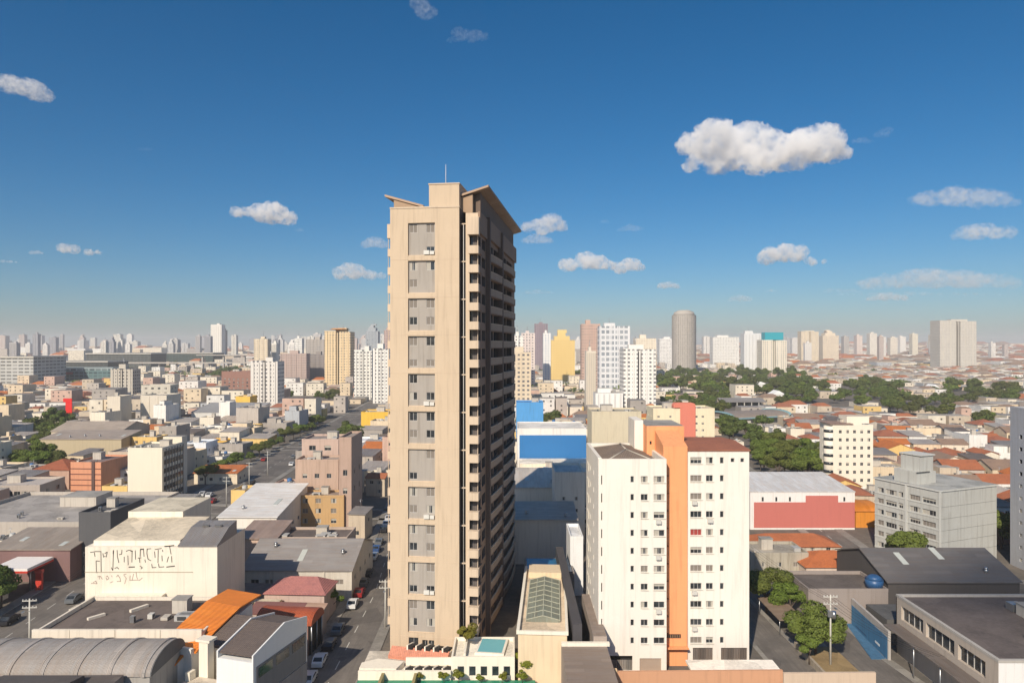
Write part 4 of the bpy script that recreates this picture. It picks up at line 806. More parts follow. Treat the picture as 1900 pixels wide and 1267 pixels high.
def blue_face():
    T = [o for o in bpy.data.objects if o.get('label', '').startswith('long hall with deep blue')][0]
    b = MB(); W = XW(1088, 236)-XW(960, 236); b.box(.7, W-.05, -.06, -.01, 1.2, ZW(806, 236)-.2, wall((.035, .19, .46), .08)); b.build('blue_panel', T)
    b = MB(); b.box(W*.6, W*.75, -1.0, -.07, 1.3, 2.2, wall((.8, .78, .7), .3)); b.build('ledge', T)
    T = [o for o in bpy.data.objects if o.get('label', '').startswith('salmon red walled')][0]
    W = XW(1586, 190)-XW(1392, 190); H = ZW(915, 190); b = MB(); RD = wall((.56, .17, .14), .12); b.box(1.0, W-.02, -.06, -.01, .5, H-2.4, RD); b.box(W*.53, W*.84, -.055, -.01, H-2.4, H-.6, RD); b.build('red_panel', T)
    b = MB(); b.xprism([(-.1, H+.3), (20.3, H+2.0), (20.3, H+2.2), (-.1, H+.5)], -.2, W+.2, sheet((.86, .85, .83), 0, 'X')); b.build('roof', T)
    for k in range(4):
        g = MB(); g.box(0, .5, -.08, -.02, 0, 1.1, GL); g.box(-.06, 0, -.1, -.01, -.05, 1.15, FRM); g.build('window', T, (W*(.11+.13*k) if k < 3 else W*.89, 0, H-2.1))
    T = [o for o in bpy.data.objects if o.get('label', '').startswith('salmon orange striped')][0]; W = XW(190, 236)-XW(131, 236); H = ZW(860, 236)
    b = MB()
    for k in range(5): b.box(-.01, W+.01, -.1, -.01, .9+k*1.85, 1.15+k*1.85, wall((.16, .06, .05), .2))
    b.build('dark_band', T); b = MB(); b.box(W*.70, W*.8, -.25, -.01, 0, H+.9, wall((.12, .07, .06), .2)); b.build('dark_shaft', T)
    T = [o for o in bpy.data.objects if o.get('label', '').startswith('cream flats with coral')][0]
    b = MB(); X0 = XW(1262, 285)-XW(1212, 285); X1 = XW(1290, 285)-XW(1212, 285); H = ZW(760, 285)
    pf = [(X0, 0), (X1, 0), (X1, H+.5)]+[(X1-1.2+1.2*math.cos(R(a)), H+1.6+1.2*math.sin(R(a))) for a in (0, 30, 60, 90)]+[(X0-2.0, H+2.8), (X0-2.8, H+1.9), (X0-2.8, H+.8), (X0, H+.8)]
    b.yprism(pf, -.5, 3, wall((.72, .22, .15), .1)); b.build('stair_shaft', T)
    T = [o for o in bpy.data.objects if o.get('label', '').startswith('white eight storey')][0]; W = XW(1620, 236)-XW(1545, 236); H = ZW(791, 236)
    b = MB(); WM = wall((.86, .78, .64), .1); b.box(W*.42, W-.3, 2, 8, H, H+3.2, WM, slab((.6, .5, .4))); b.build('roof_block', T)
    b = MB(); b.cyl((0, 2.0), 2.0, 0, H, WM, 20)
    for i in range(8): b.cyl((0, 2.0), 2.03, 1.4+i*2.72, 2.4+i*2.72, GL, 20)
    b.build('round_corner', T); b = MB(); b.box(-1, W*.5, -.4, 9, H+.7, H+.95, slab((.3, .2, .16))); b.build('roof_slab', T)
    T = [o for o in bpy.data.objects if o.get('label', '').startswith('blank cream slab')][0]; W = XW(301, 220)-XW(237, 220); H = ZW(834, 220); b = MB()
    for k in range(6): b.box(W, W+.12, .5, 13.5, 1.4+k*2.7, 2.9+k*2.7, GL)
    for k in range(8): b.box(W, W+.25, .3+k*1.9, .55+k*1.9, .3, H, wall((.33, .3, .25), .4))
    b.build('side_ribs', T); b = MB(); b.box(4, W-.5, 14.2, 18, 0, H+2.2, wall((.78, .7, .56), .2), slab(CONC)); b.build('rear_block', T)
    b = MB(); b.box(.2, 6.2, -2.0, -.02, 0, 1.2, wall((.7, .62, .48), .3)); [b.box(.4+k*1.4, 1.5+k*1.4, -.08, -.01, 2, 3.4, GL) for k in range(4)]; b.build('entrance', T)
blue_face()

# podium, terraces and pools at the foot of the beige tower
def podium():
    WC = wall((.87, .80, .67), .2); T = custom('podium_building', 'cream podium with skylight boxes and pink tiled strip at the foot of the tallest tower', 'building', -22.6, 100.2, 'the podium at the tower foot')
    b = MB(); b.box(0, 13.6, 3.0, 11.0, 0, 1.5, WC, slab((.62, .56, .47))); b.box(13.61, 23.0, 3.3, 10.4, 0, 3.5, WC, slab((.84, .78, .66))); b.box(6.5, 13.6, 6.0, 6.4, 1.5, 2.6, WC); b.prism([(0, 3.4), (5.5, 3.2), (6.3, 5.6), (2.2, 6.6), (0, 5.2)], 1.5, 2.3, WC)
    b.box(0, 13.6, 2.6, 3.0, 0, 2.2, WC); parapet(b, 13.61, 23.0, 3.3, 10.4, 3.5, .5, WC); b.box(15.4, 15.7, 4, 10.0, 3.5, 4.2, WC); b.build('wall', T)
    t = MB(); t.prism([(3.4, 8.4), (12.6, 6.2), (13.0, 7.6), (3.8, 9.8)], 1.5, [2.0, 2.0, 2.9, 2.9], tile((.66, .27, .17))); t.build('pink_roof_strip', T)
    f = MB(); f.xprism([(0, 0), (2.2, 0), (2.2, .35), (0, .8)], 0, .22, WC); f.xprism([(.1, .02), (2.1, .02), (2.1, .25), (.1, .65)], .22, .95, DARKIN); fm = f.mesh('skylight_box')
    for k in range(5):
        for y0, z0, x0 in ((3.3, 1.52, 6.6), (7.6, 2.6, 6.2)): place('skylight_box', fm, T, (x0+k*1.4, y0-(.3*k if y0 > 5 else 0)+1.2*(y0 > 5), z0), R(-16))
    for k in range(5): g = MB(); g.box(0, .9, -.06, -.01, 0, 1.3, GL); g.box(-.08, 0, -.1, -.01, -.05, 1.35, FRM); g.build('window', T, (14.6+k*1.7, 3.3, 1.3))
    GT = plain((.015, .24, .13), .4, name='green_court'); g = MB(); g.box(0, 26, -3, 2.55, 0, .9, WC, GT); g.build('green_court', T)
    g = MB(); g.box(3.5, 3.9, -3, 2.5, .91, 2.0, plain((.35, .28, .12), .6, name='ochre_beam')); g.box(8.3, 8.7, -3, 2.5, .91, 2.0, plain((.35, .28, .12), .6, name='ochre_beam')); g.build('court_beam', T)
    take(-27, 8, 80, 112)
    M_P = plain((.20, .50, .54), .08, name='pool_water', var=.1)
    T = custom('swimming_pool', 'small turquoise pool on the podium terrace beside the skylight building', 'pool', -5.6, 105.2, None, R(-7)); b = MB(); b.box(0, 4.4, 0, 5.4, 3.52, 3.9, WC); b.build('pool_wall', T)
    b = MB(); b.poly([(.35, .35, 3.91), (4.05, .35, 3.91), (4.05, 5.05, 3.91), (.35, 5.05, 3.91)], M_P); b.build('pool_water', T)
    # skylight building
    T = custom('hall', 'narrow cream hall with long glass skylight running back between tower and white block', 'building', .9, 103.5, 'the long skylight hall', R(-3.5)); W = 7.2; D = 30
    b = MB(); OC = wall((.78, .62, .42), .3); b.box(0, W, 0, D, 0, 7.4, OC, slab((.7, .56, .4))); b.box(-.25, .2, -.2, D, 7.4, 8.0, WC); b.box(W-.2, W+.2, -.2, D, 7.4, 8.0, WC); b.box(.21, W-.21, -.2, .2, 7.4, 7.9, WC); b.box(.6, W-.3, D-5, D-.2, 7.42, 8.4, OC); b.build('wall', T)
    s = MB(); GS = sheet((.30, .33, .27), 0, 'X', 'skylight_sheet', 2.0); pf = [(1.0, 7.42), (3.6, 8.2), (6.2, 7.42)]; s.yprism([(1.0, 7.42), (6.2, 7.42), (6.2, 7.7), (3.6, 8.35), (1.0, 7.7)], 4.5, D-7, GS)
    for k in range(5): x = 1.0+k*1.3; z = 7.75+.65*(1-abs(x-3.6)/2.6); s.box(x-.07, x+.07, 4.5, D-7, z-.1, z+.06, plain((.5, .5, .38), .5, name='glazing_bar'))
    for k in range(9): y = 4.5+k*2.3; s.yprism([(1.0, 7.72), (3.6, 8.38), (6.2, 7.72), (6.2, 7.8), (3.6, 8.46), (1.0, 7.8)], y, y+.1, plain((.5, .5, .38), .5, name='glazing_bar'))
    s.build('skylight', T)
    T2 = custom('swimming_pool', 'deep blue rooftop pool at the far end of the long skylight hall', 'pool', 3.6, 136, None); b = MB(); b.box(-1, 8.5, 0, 9, 0, 6.0, wall((.3, .27, .25), .4)); b.build('pool_wall', T2); b = MB(); b.poly([(-.6, .4, 6.01), (8.1, .4, 6.01), (8.1, 8.6, 6.01), (-.6, 8.6, 6.01)], plain((.03, .15, .30), .1, name='pool_blue')); b.build('pool_water', T2)
    T = custom('building', 'dark curved glass wall building wedged between the skylight hall and the white block', 'building', 9.0, 104); b = MB(); b.box(0, 1.4, 0, 40, 0, 8.6, wall((.07, .065, .07), .3)); b.build('wall', T)
    T = custom('warehouse', 'low brown corrugated shed against the blind side of the white block', 'shed', 7.2, 90, 'the brown corrugated shed'); b = MB(); RB = sheet((.30, .24, .20), 0, 'Y', sc=1.0)
    b.box(0, 6.6, 0, 12.5, 0, 6.2, wall((.36, .29, .25), .4), RB); b.box(4.75, 6.7, 12.6, 30, 0, 7.4, wall((.4, .33, .28), .4), RB); b.box(0, 7.0, 12.5-.6, 12.5, 6.2, 6.7, WC); b.build('wall', T)
    T = custom('boundary_wall', 'long orange and terracotta boundary wall in front of the white block', 'wall', 10.5, 96.5, None, R(1)); b = MB()
    b.box(0, 27, 0, .4, 0, 5.0, wall((.62, .33, .19), .3)); b.box(27.1, 40, 0, .4, 0, 4.6, wall((.62, .48, .36), .3)); b.box(-.1, 4.0, -.1, .5, 5.0, 5.3, wall((.80, .56, .32), .3)); b.build('wall', T)
    T = custom('forecourt_roof', 'flat white canopy roof in front of the garages of the white block', 'canopy', 14, 97.5); b = MB(); b.box(12, 25, 1.5, 7.5, 2.6, 2.9, WC, slab((.82, .77, .68))); b.build('roof', T)
    for xx in (12.3, 18, 24.5): p = MB(); p.cyl((xx, 2), .12, 0, 2.6, STEEL, 8); p.build('post', T)
    take(.5, 12, 86, 146); take(10, 42, 94, 107)
podium()
# lit terrace ledges behind the tower
T = custom('terrace', 'long cream stepped terrace below the blue walled hall, behind the tallest tower', 'terrace', 2.5, 216); b = MB(); b.prism([(0, 0), (24, 3), (24, 19), (0, 19)], 0, 10.5, wall((.84, .74, .58), .4), slab((.7, .6, .48))); b.prism([(0, 8), (24, 10), (24, 19), (0, 19)], 10.5, 12.0, wall((.84, .74, .58), .4), slab((.84, .76, .64))); b.build('wall', T); roof_kit(T, 20, 8, 10.52, random.Random(3), 6, 12, 8); take(1, 28, 214, 236)
# houses in the shadow behind the tower
bld('shaded cream house with blue grey roof cap and two small windows behind the tower', 1030, 1085, 176, 880, 14, (.84, .76, .64), (.66, .62, .56), 'flat', 2, 2, .8, .9, 3, 8, kit=False)
bld('shaded hall with pale curved ridge behind the tallest tower', 950, 1040, 190, 905, 18, (.84, .74, .6), sheet((.7, .64, .56), 0), 'shed', 0, 0, wins=False)
bld('low dark sheet roofed shed in the tower shadow', 955, 1070, 160, 965, 12, (.7, .62, .52), sheet((.6, .54, .47), 0, 'Y'), 'shed', 0, 0, wins=False)
bld('small white building tucked beside the blind side of the white block', 1058, 1082, 140, 1000, 10, (.85, .85, .84), (.7, .7, .7), 'flat', 0, 0, wins=False, kit=False, name='building')
# bottom right: brown roofed white building, alley with blue gate, concrete wall
def corner_right():
    T = custom('building', 'brown flat roofed white building with strip windows at the bottom corner of the view', 'building', 62.5, 90, 'the brown flat roofed corner building'); WL = wall((.80, .78, .75), .3); TN = wall((.50, .43, .36), .4)
    b = MB(); W = 34; D = 24; lo = [(1.5, 7.5, 6.0, 8.2), (8.2, 15, 6.0, 8.2), (15.8, 21.5, 6.0, 8.2)]
    b.facade((0, D, 0), (0, -1), D, 9.2, lo, TN, .5); b.facade((0, 0, 0), (1, 0), W, 9.2, [], WL); b.box(W-.2, W, 0, D, 0, 9.2, WL); b.box(0, W, D-.2, D, 0, 9.2, WL)
    b.poly([(0, 0, 9.2), (W, 0, 9.2), (W, D, 9.2), (0, D, 9.2)], slab((.13, .105, .095))); parapet(b, -.05, W, -.05, D, 9.21, .35, wall((.45, .42, .38), .3), .5); b.build('wall', T)
    for q in lo:
        g = MB(); n = 4; L_ = q[1]-q[0]; g.poly([(0, 0, 0), (L_, 0, 0), (L_, 0, 2.2), (0, 0, 2.2)], GL); [g.box(L_*k/n-.05, L_*k/n+.05, -.08, 0, 0, 2.2, FRM) for k in range(n+1)]; g.build('strip_window', T, (.45, D-q[0], 6.0), R(-90))
    a = MB(); a.xprism([(1, 4.9), (23, 4.9), (23, 5.05), (1, 5.05)], -2.6, -.05, sheet((.2, .17, .15), 0)); a.build('awning', T)
    roof_kit(T, 26, 18, 9.22, random.Random(9), 9, 17, 13)
    for k in range(2): q = MB(); q.box(0, 1.8, 0, 1.6, 0, 1.1, STEEL); q.box(1.9, 4.5, .2, 1.2, 0, .7, STEEL); q.build('air_conditioner', T, (14+k*5, 17, 9.25))
    for k in range(4): q = MB(); q.cyl((-2.3, 2+k*6.5), .1, 0, 4.9, STEEL, 8); q.build('post', T)
    take(58, 98, 88, 116)
    T = custom('boundary_wall', 'tall grey concrete wall with its lower part painted blue along the yard', 'wall', 59.8, 111.0, None, math.atan2(21, 1.7)); b = MB(); b.xprism([(-.2, 0), (.2, 0), (.2, 4.7), (-.2, 4.7)], 0, 14.6, wall((.46, .43, .40), .4)); b.build('wall', T)
    b = MB(); b.box(.3, 14.3, .2, .24, .1, 3.6, wall((.05, .19, .36), .5, 'blue_mural')); b.build('blue_panel', T); b = MB(); b.box(3, 4.6, .24, .28, 1.0, 1.35, wall((.7, .74, .76), .2)); b.box(8, 12.5, .24, .26, .5, .7, wall((.03, .09, .2), .2)); b.build('mural_mark', T)
    T = custom('yard_floor', 'strip of blue painted yard floor at the foot of the blue painted wall', 'yard', 57.2, 111.5); b = MB(); b.prism([(0, 0), (2.3, 0), (3.6, 14), (2.6, 14)], .02, .15, slab((.06, .17, .30), 'blue_floor')); b.build('floor', T)
    T = custom('building', 'small dark lean-to behind the grey concrete wall', 'shed', 62.6, 117); b = MB(); b.box(0, 9, 0, 7, 0, 4.2, wall((.12, .115, .11), .4), slab((.11, .11, .11))); b.build('wall', T)
    T = custom('water_tank', 'round blue roof tank on the brown flat roofed shed', 'water tank', XW(1622, 128.5), 128.5, None); T.location.z = ZW(1098, 126)+.02; b = MB(); c = plain((.03, .10, .24), .4, name='tank_blue'); b.cyl((0, 0), 1.5, 0, 1.6, c, 20, 1.6); b.cyl((0, 0), 1.65, 1.6, 2.2, c, 20, .7); b.build('tank', T)
    T = custom('garden_wall', 'low curved stone planter wall beside the driveway of the white block', 'wall', 46.5, 100); b = MB(); b.box(.2, .6, 0, 16, 0, 1.0, wall((.4, .34, .26), .6)); b.box(.61, 6.5, 0, .4, 0, 1.0, wall((.4, .34, .26), .6)); b.box(.61, 6.4, .41, 15.5, 0, .35, slab((.30, .21, .10), 'dry_soil')); b.build('wall', T)
    T = custom('shed_roof', 'sagging brown sheet roof shelter along the driveway under the trees', 'shelter', 46.0, 120.5, None, R(2)); b = MB(); b.xprism([(0, 2.6), (10, 3.0), (10, 3.12), (0, 2.72)], 0, 4.5, sheet((.3, .22, .16), 0, 'Y')); b.build('roof', T)
    for k in range(4): p = MB(); p.cyl((.2+(k % 2)*4, .4+(k//2)*9), .08, 0, 2.75, STEEL, 6); p.build('post', T)
    take(56, 66, 108, 133); take(62, 73, 116, 126); take(46, 53, 99, 132)
corner_right()
def station():
    T = custom('petrol_station_canopy', 'white canopy with red lower band at the edge of the view above the trees', 'canopy', -104, 139.5, 'the red banded canopy'); b = MB(); b.box(0, 7.5, 0, 8, 5.0, 5.5, wall((.84, .8, .76), .1)); b.box(-.02, 7.52, -.02, 8, 4.6, 5.0, plain((.6, .05, .03), .5, name='red_band')); b.build('roof', T)
    for xx in (1.5, 6): p = MB(); p.cyl((xx, 3), .2, 0, 4.6, STEEL, 10); p.build('post', T)
    T = custom('pylon_sign', 'red pylon sign with white cap standing at the street corner', 'sign', XW(73, 143), 143); b = MB(); b.box(-.6, .6, -.3, .3, 0, 3.6, plain((.6, .06, .04), .45, name='sign_red')); b.build('panel', T); b = MB(); b.box(-.75, .75, -.35, .35, 3.6, 4.2, plain((.66, .1, .07), .45, name='sign_red2')); b.build('cap', T)
    T = custom('sign', 'large bright red hooked sign standing above the roofs by the green bank', 'sign', XW(127, 420), 420); b = MB(); b.box(-1.6, 2.2, -.3, .3, 5.5, 15.8, plain((.75, .02, .015), .45, name='bright_red')); b.box(-3.0, 2.2, -.3, .3, 15.8, 18.0, plain((.75, .02, .015), .45, name='bright_red')); b.build('panel', T); p = MB(); p.cyl((.3, 0), .3, 0, 5.5, STEEL, 8); p.build('post', T)
    T = custom('office_building', 'long teal glass building with a red roof band in the hazy distance', 'building', XW(60, 900), 900, 'the red banded teal glass building'); b = MB(); b.box(0, 103, 0, 22, 0, 17, block_facade((.13, .22, .22), (.03, .06, .07), 4, 6, .8, .6)); b.build('wall', T); b = MB(); b.box(-3, 52, -2, 24, 12, 15.5, plain((.35, .03, .04), .5, name='deep_red')); b.build('red_roof', T)
    b = MB(); b.box(35, 103, 1, 21, 17, 21, block_facade((.3, .36, .36), (.05, .08, .09), 4, 8, .8, .6)); b.build('upper_floor', T); take(-620, -505, 890, 930)
    # elevated road
    T = thing('viaduct', 'long elevated road on slim piers crossing the hazy distance', 'viaduct', (-640, 1250, 0)); cm = wall((.55, .5, .44), .3); b = MB(); b.box(-60, 320, 0, 14, 17, 18.4, cm, M_ASPH); b.box(-60, 320, -.3, .1, 18.4, 19.4, cm); b.build('deck', T)
    for k in range(13): p = MB(); p.box(-1, 1, 5, 9, 0, 17, cm); p.build('pier', T, (-55+k*31, 0, 0))
    b = MB(); b.box(40, 340, 80, 94, 30, 31.5, cm, M_ASPH); b.build('upper_deck', T)
    for k in range(8): p = MB(); p.box(-1, 1, 84, 90, 0, 30, cm); p.build('pier', T, (50+k*40, 0, 0))
    take(-710, -300, 1240, 1350)
station()
def park_sheds():
    T = custom('park_shelter', 'long grey roofed shelter on slim columns at the edge of the park', 'shelter', XW(1340, 560), 560, 'the park shelter'); b = MB(); W = 36; b.xprism([(0, 4.2), (14, 6.6), (14, 6.9), (0, 4.5)], 0, W, sheet((.33, .31, .29), 0, 'Y')); b.box(0, W, 13.5, 13.8, 0, 6.4, wall((.3, .27, .22), .4)); b.build('roof', T)
    for k in range(7): p = MB(); p.box(-.3, .3, .3, .9, 0, 4.3, wall((.6, .57, .5), .3)); p.build('post', T, (.5+k*5.8, 0, 0))
    T = custom('arched_hall', 'brown grey hall with pale teal curved roof edge below the park shelter', 'hall', XW(1362, 430), 430, 'the teal edged hall', R(24)); b = MB(); W = 46; D = 26; SH = sheet((.36, .30, .25), 0, 'Y')
    pf = [(0, 5.0)]+[(D/2-(D/2)*math.cos(math.pi*i/12), 5.0+2.6*math.sin(math.pi*i/12)) for i in range(1, 12)]+[(D, 5.0)]; b.xprism(pf, 0, W, SH); b.build('roof', T); b = MB(); b.box(.2, W-.2, .3, D-.3, 0, 5, wall((.5, .45, .38), .5)); b.build('wall', T)
    TE = plain((.25, .42, .45), .5, name='teal_edge')
    for x0, x1 in ((-1.2, .6), (W-.6, W+1.2)):
        b = MB(); b.xprism([(a, z+.05) for a, z in pf]+[(a, z+.7) for a, z in pf[::-1]], x0, x1, TE); b.build('edge_trim', T)
    b = MB(); b.box(-1, W+1, -3.2, -.2, 4.6, 5.0, TE); b.build('eave', T)
    take(XW(1340, 560)-1, XW(1340, 560)+37, 559, 576); take(XW(1362, 430)-12, XW(1362, 430)+42, 428, 470)
    for k, (px, py, w, lab) in enumerate(((1412, 722, 30, 'white sheet roofed pavilion among the park trees'), (1445, 742, 22, 'small white tent roof at the park edge'), (1735, 728, 14, 'white chapel gable beyond the middle grove'))):
        Y = YG(py); T = custom('pavilion', lab, 'pavilion', XW(px, Y), Y); b = MB(); hw = w*Y/F/2; b.box(-hw, hw, 0, 12, 0, 5, wall((.85, .84, .8), .1)); b.build('wall', T); b = MB(); b.yprism([(-hw-.5, 5), (hw+.5, 5), (0, 8.5)], -.5, 12.5, wall((.86, .86, .85), .1)); b.build('roof', T); take(XW(px, Y)-hw-6, XW(px, Y)+hw+6, Y-22, Y+12)
park_sheds()
take(-61, -43, 168, 192); take(60, 95, 173, 190); take(-98, -70, 200, 219)
def depot():
    for i, (x0, x1, Y, top, c, lab) in enumerate(((215, 395, 1560, 656, (.05, .08, .07), 'very long low dark green depot with pale roof edge on the hazy horizon'), (30, 200, 1120, 672, (.07, .08, .075), 'long dark roofed depot behind the red banded glass building'), (0, 62, 820, 664, (.55, .54, .5), 'pale grey office block with dark upper band near the hazy edge'), (160, 280, 1350, 657, (.1, .11, .1), 'low black roofed market hall between hazy towers'))):
        W = XW(x1, Y)-XW(x0, Y); H = ZW(top, Y); T = thing('depot', lab, 'building', (XW(x0, Y), Y, 0)); b = MB(); b.box(0, W, 0, 60, 0, H, block_facade(c, dark(c, .3), 4, 7, .8, .5), slab((.14, .14, .13))); b.build('wall', T)
        e = MB(); e.box(-1, W+1, -1.5, 61, H, H+1.8, wall((.62, .58, .5), .3), slab((.18, .18, .17))); e.build('roof_edge', T); take(XW(x0, Y), XW(x1, Y), Y, Y+60)
depot()
# ------------------------------------------------------------------ towers in the distance, each a thing
def tower(label, x0, x1, Y, top, D=None, c=(.7, .64, .54), kind='slab', g=(.12, .12, .13), base=None, fl=3.0, bay=3.2, ww=.5, wh=.45, rz=0.0, name='tower_block', group=None, r=None, crown=None, land=None):
    X0, X1 = XW(x0, Y), XW(x1, Y); W = X1-X0; gz = ground_z(X0, Y); H = ZW(top, Y)-gz; D = D or max(12, W*.8); r = r or random.Random(int(x0*13+top))
    T = thing(name, label, 'tower block', (X0+W/2, Y, gz-.5), rz, group); fm = block_facade(c, g, fl, bay, ww, wh); pm = wall(c, .25); w2 = W/2
    b = MB()
    if kind == 'slab': b.box(-w2, w2, 0, D, 0, H, fm, slab(CONC))
    elif kind == 'twin':
        b.box(-w2, -w2*.12, 0, D, 0, H, fm, slab(CONC)); b.box(w2*.12, w2, 0, D, 0, H*.985, fm, slab(CONC)); b.box(-w2*.12, w2*.12, D*.25, D*.8, 0, H*.97, wall(dark(c, .45), .2), slab(CONC))
    elif kind == 'blind': b.box(-w2, w2, 0, D, 0, H, pm, slab(CONC))
    elif kind == 'round':
        n = 20; pts = [(w2*math.cos(2*math.pi*i/n), w2+w2*math.sin(2*math.pi*i/n)) for i in range(n)]
        b.prism(pts, 0, H*.92, fm, smooth=False); b.cyl((0, w2), w2*.9, H*.92, H*.97, pm, 20, w2*.8); b.cyl((0, w2), w2*.78, H*.97, H, pm, 20, w2*.45)
    elif kind == 'stepped':
        b.box(-w2, w2, 0, D, 0, H*.86, fm, slab(CONC)); b.box(-w2*.7, w2*.6, 1, D-1, H*.86, H*.94, pm, slab(CONC)); b.box(-w2*.4, w2*.25, 2, D-2, H*.94, H, pm, slab(CONC))
    b.build('wall', T)
    pl = MB()
    if kind in ('slab', 'stepped') and W > 9:
        for i in range(int(W/7)+2): x = -w2+W*i/(int(W/7)+1); pl.box(x-.4, x+.4, -.45, -.01, 0, H*(.86 if kind == 'stepped' else 1), pm)
        pl.build('pilaster_ribs', T)
    elif kind in ('twin', 'blind'):
        for i in range(5): x = -w2+W*(i+.5)/5; pl.box(x-.5, x+.5, -.5, -.01, 0, H*.97, wall(dark(c, .8 if kind == 'blind' else 1.0), .2))
        pl.build('pilaster_ribs', T)
    if kind != 'round':
        t = MB(); s = r.uniform(.25, .5); o = r.uniform(-.3, .3)*w2
        t.box(o-w2*s, o+w2*s, D*.3, D*.7, H*(1 if kind != 'twin' else .985), H*(1 if kind != 'twin' else .985)+r.uniform(2.5, 5), wall(crown or c, .2), slab(CONC)); t.build('roof_block', T)
        t = MB(); t.cyl((o, D*.5), .25, H+2, H+r.uniform(6, 12), STEEL, 5); t.build('mast', T)
    if land: LAND.append((X0+W/2, Y, land))
    take(X0-2, X1+2, Y-2, Y+D+2); return T
tower('cluster of white grey shafts with a dark slot, tallest near the brick brown block', 465, 515, 541, 668, 16, (.74, .70, .64), 'twin', land='the white grey shafts')
T = tower('tall golden beige tower with an orange flat cap and dark centre slot', 602, 650, 793, 613, 22, (.78, .60, .36), 'twin', land='the golden beige tower')
b = MB(); b.cyl((0, 11), 12, 68.0, 69.6, wall((.55, .25, .08), .2), 8, 8); b.cyl((0, 11), 5, 66, 68, wall((.6, .3, .1), .2), 8); b.build('orange_cap', T)
tower('brown pink apartment slab with many fine windows beside the golden tower', 521, 568, 860, 655, 16, (.50, .38, .33), 'slab', bay=2.6)
tower('dark slotted block just behind the brown pink slab', 566, 602, 900, 657, 16, (.30, .26, .24), 'slab')
tower('cream tower with pale side rising behind the white grey shafts', 472, 496, 960, 628, 16, (.78, .66, .48), 'slab')
tower('slim white shaft beside the cream tower', 503, 513, 1000, 636, 10, (.82, .78, .7), 'blind')
tower('small white topped tower over the brown pink slab', 546, 560, 1150, 627, 12, (.82, .8, .74), 'slab')
tower('grey brown tower between the white topped tower and the golden one', 568, 601, 1250, 629, 18, (.46, .41, .36), 'slab')
tower('slender white tower with a dark stripe and mast, alone on the hazy horizon', 391, 411, 2000, 602, 26, (.84, .80, .72), 'blind')
tower('dark scaffolded tower close behind the slender white horizon tower', 411, 418, 2100, 612, 16, (.22, .22, .24), 'slab')
tower('tall white group with narrow window slots beside the tallest tower', 657, 690, 640, 648, 20, (.80, .77, .70), 'twin')
tower('white block with curved grey recess touching the tallest tower', 692, 722, 600, 645, 20, (.82, .79, .73), 'twin')
tower('pointed grey office tower over the white group', 679, 701, 1600, 603, 24, (.40, .43, .45), 'stepped', (.1, .12, .15))
tower('pinkish tower half hidden behind the tallest tower balconies', 713, 724, 1300, 612, 16, (.5, .36, .32), 'slab')
tower('double beige slab with two black recessed strips on the left side of town', 205, 246, 637, 683, 14, (.55, .50, .42), 'twin', (.05, .05, .06), land='the double beige slab')
tower('white tower with tall dark slots beside the white annex', 1157, 1217, 520, 645, 20, (.86, .83, .77), 'twin', land='the tall white tower')
tower('white low annex at the foot of the tall white tower', 1105, 1156, 516, 728, 16, (.86, .84, .8), 'blind')
tower('white grid fronted tower with many big panes behind the tall white tower', 1113, 1168, 700, 604, 20, (.74, .74, .74), 'slab', (.25, .28, .31), bay=4.6, fl=5.5, ww=.7, wh=.6)
tower('pinkish brown tower next to the white grid fronted tower', 1080, 1113, 750, 600, 20, (.60, .42, .34), 'slab', bay=2.4)
tower('bright yellow tower with stepped round shouldered top', 1022, 1066, 900, 617, 20, (.82, .60, .24), 'stepped', (.5, .34, .12))
tower('steel framed purple grey tower under construction on the horizon', 992, 1016, 1250, 600, 18, (.30, .24, .27), 'slab', (.08, .07, .1), bay=4)
tower('pale pink flats beside the steel framed tower', 968, 992, 760, 617, 16, (.72, .62, .57), 'slab')
tower('white flats with a blue glass strip next to the yellow tower', 1008, 1022, 820, 617, 14, (.84, .82, .78), 'slab', (.2, .3, .42))
tower('white flats just beside the tallest tower edge', 952, 970, 700, 622, 14, (.84, .80, .74), 'slab')
tower('beige flats with a pale yellow side beside the dark balconies', 950, 984, 480, 652, 14, (.72, .60, .44), 'slab')
tower('narrow cream tower in front of the white grid fronted tower', 1088, 1106, 560, 650, 14, (.76, .68, .56), 'blind')
tower('cream building above the tall white tower with brown window columns', 1180, 1217, 900, 627, 20, (.82, .74, .6), 'slab', (.5, .4, .3))
tower('pale white block on the horizon beside the grey round topped tower', 1224, 1251, 1500, 628, 26, (.84, .82, .78), 'slab')
tower('tall grey round topped tower rising over the park', 1252, 1297, 1200, 574, 30, (.46, .42, .37), 'round', (.28, .25, .22), bay=3, wh=.8, land='the grey round topped tower')
tower('wide white office slab behind the park', 1323, 1371, 1400, 625, 24, (.80, .78, .73), 'slab', (.3, .28, .26))
tower('white rounded grey slab next to the teal roofed tower', 1381, 1412, 1180, 618, 20, (.74, .74, .73), 'blind')
T = tower('white and beige tower topped by a bright teal box', 1414, 1460, 1140, 630, 24, (.80, .73, .6), 'twin', land='the teal roofed tower')
b = MB(); b.box(-14, 16, 4, 20, ZW(630, 1140), ZW(616, 1140), plain((.02, .36, .44), .5, name='teal_box')); b.build('teal_box', T)
tower('beige pair block, first of the two sandy slabs right of the teal tower', 1487, 1519, 1900, 614, 26, (.80, .68, .5), 'twin')
tower('sandy slab with an arched top right of the beige pair block', 1527, 1556, 1950, 614, 26, (.80, .68, .52), 'stepped')
T = tower('massive pale twin shafted tower standing alone over the low houses', 1744, 1812, 1444, 594, 34, (.60, .56, .49), 'twin', (.35, .32, .28), land='the massive pale twin tower')
tower('small sandy tower with flat top near the horizon, nearest the massive pale tower', 1729, 1741, 2300, 621, 20, (.76, .68, .55), 'slab')
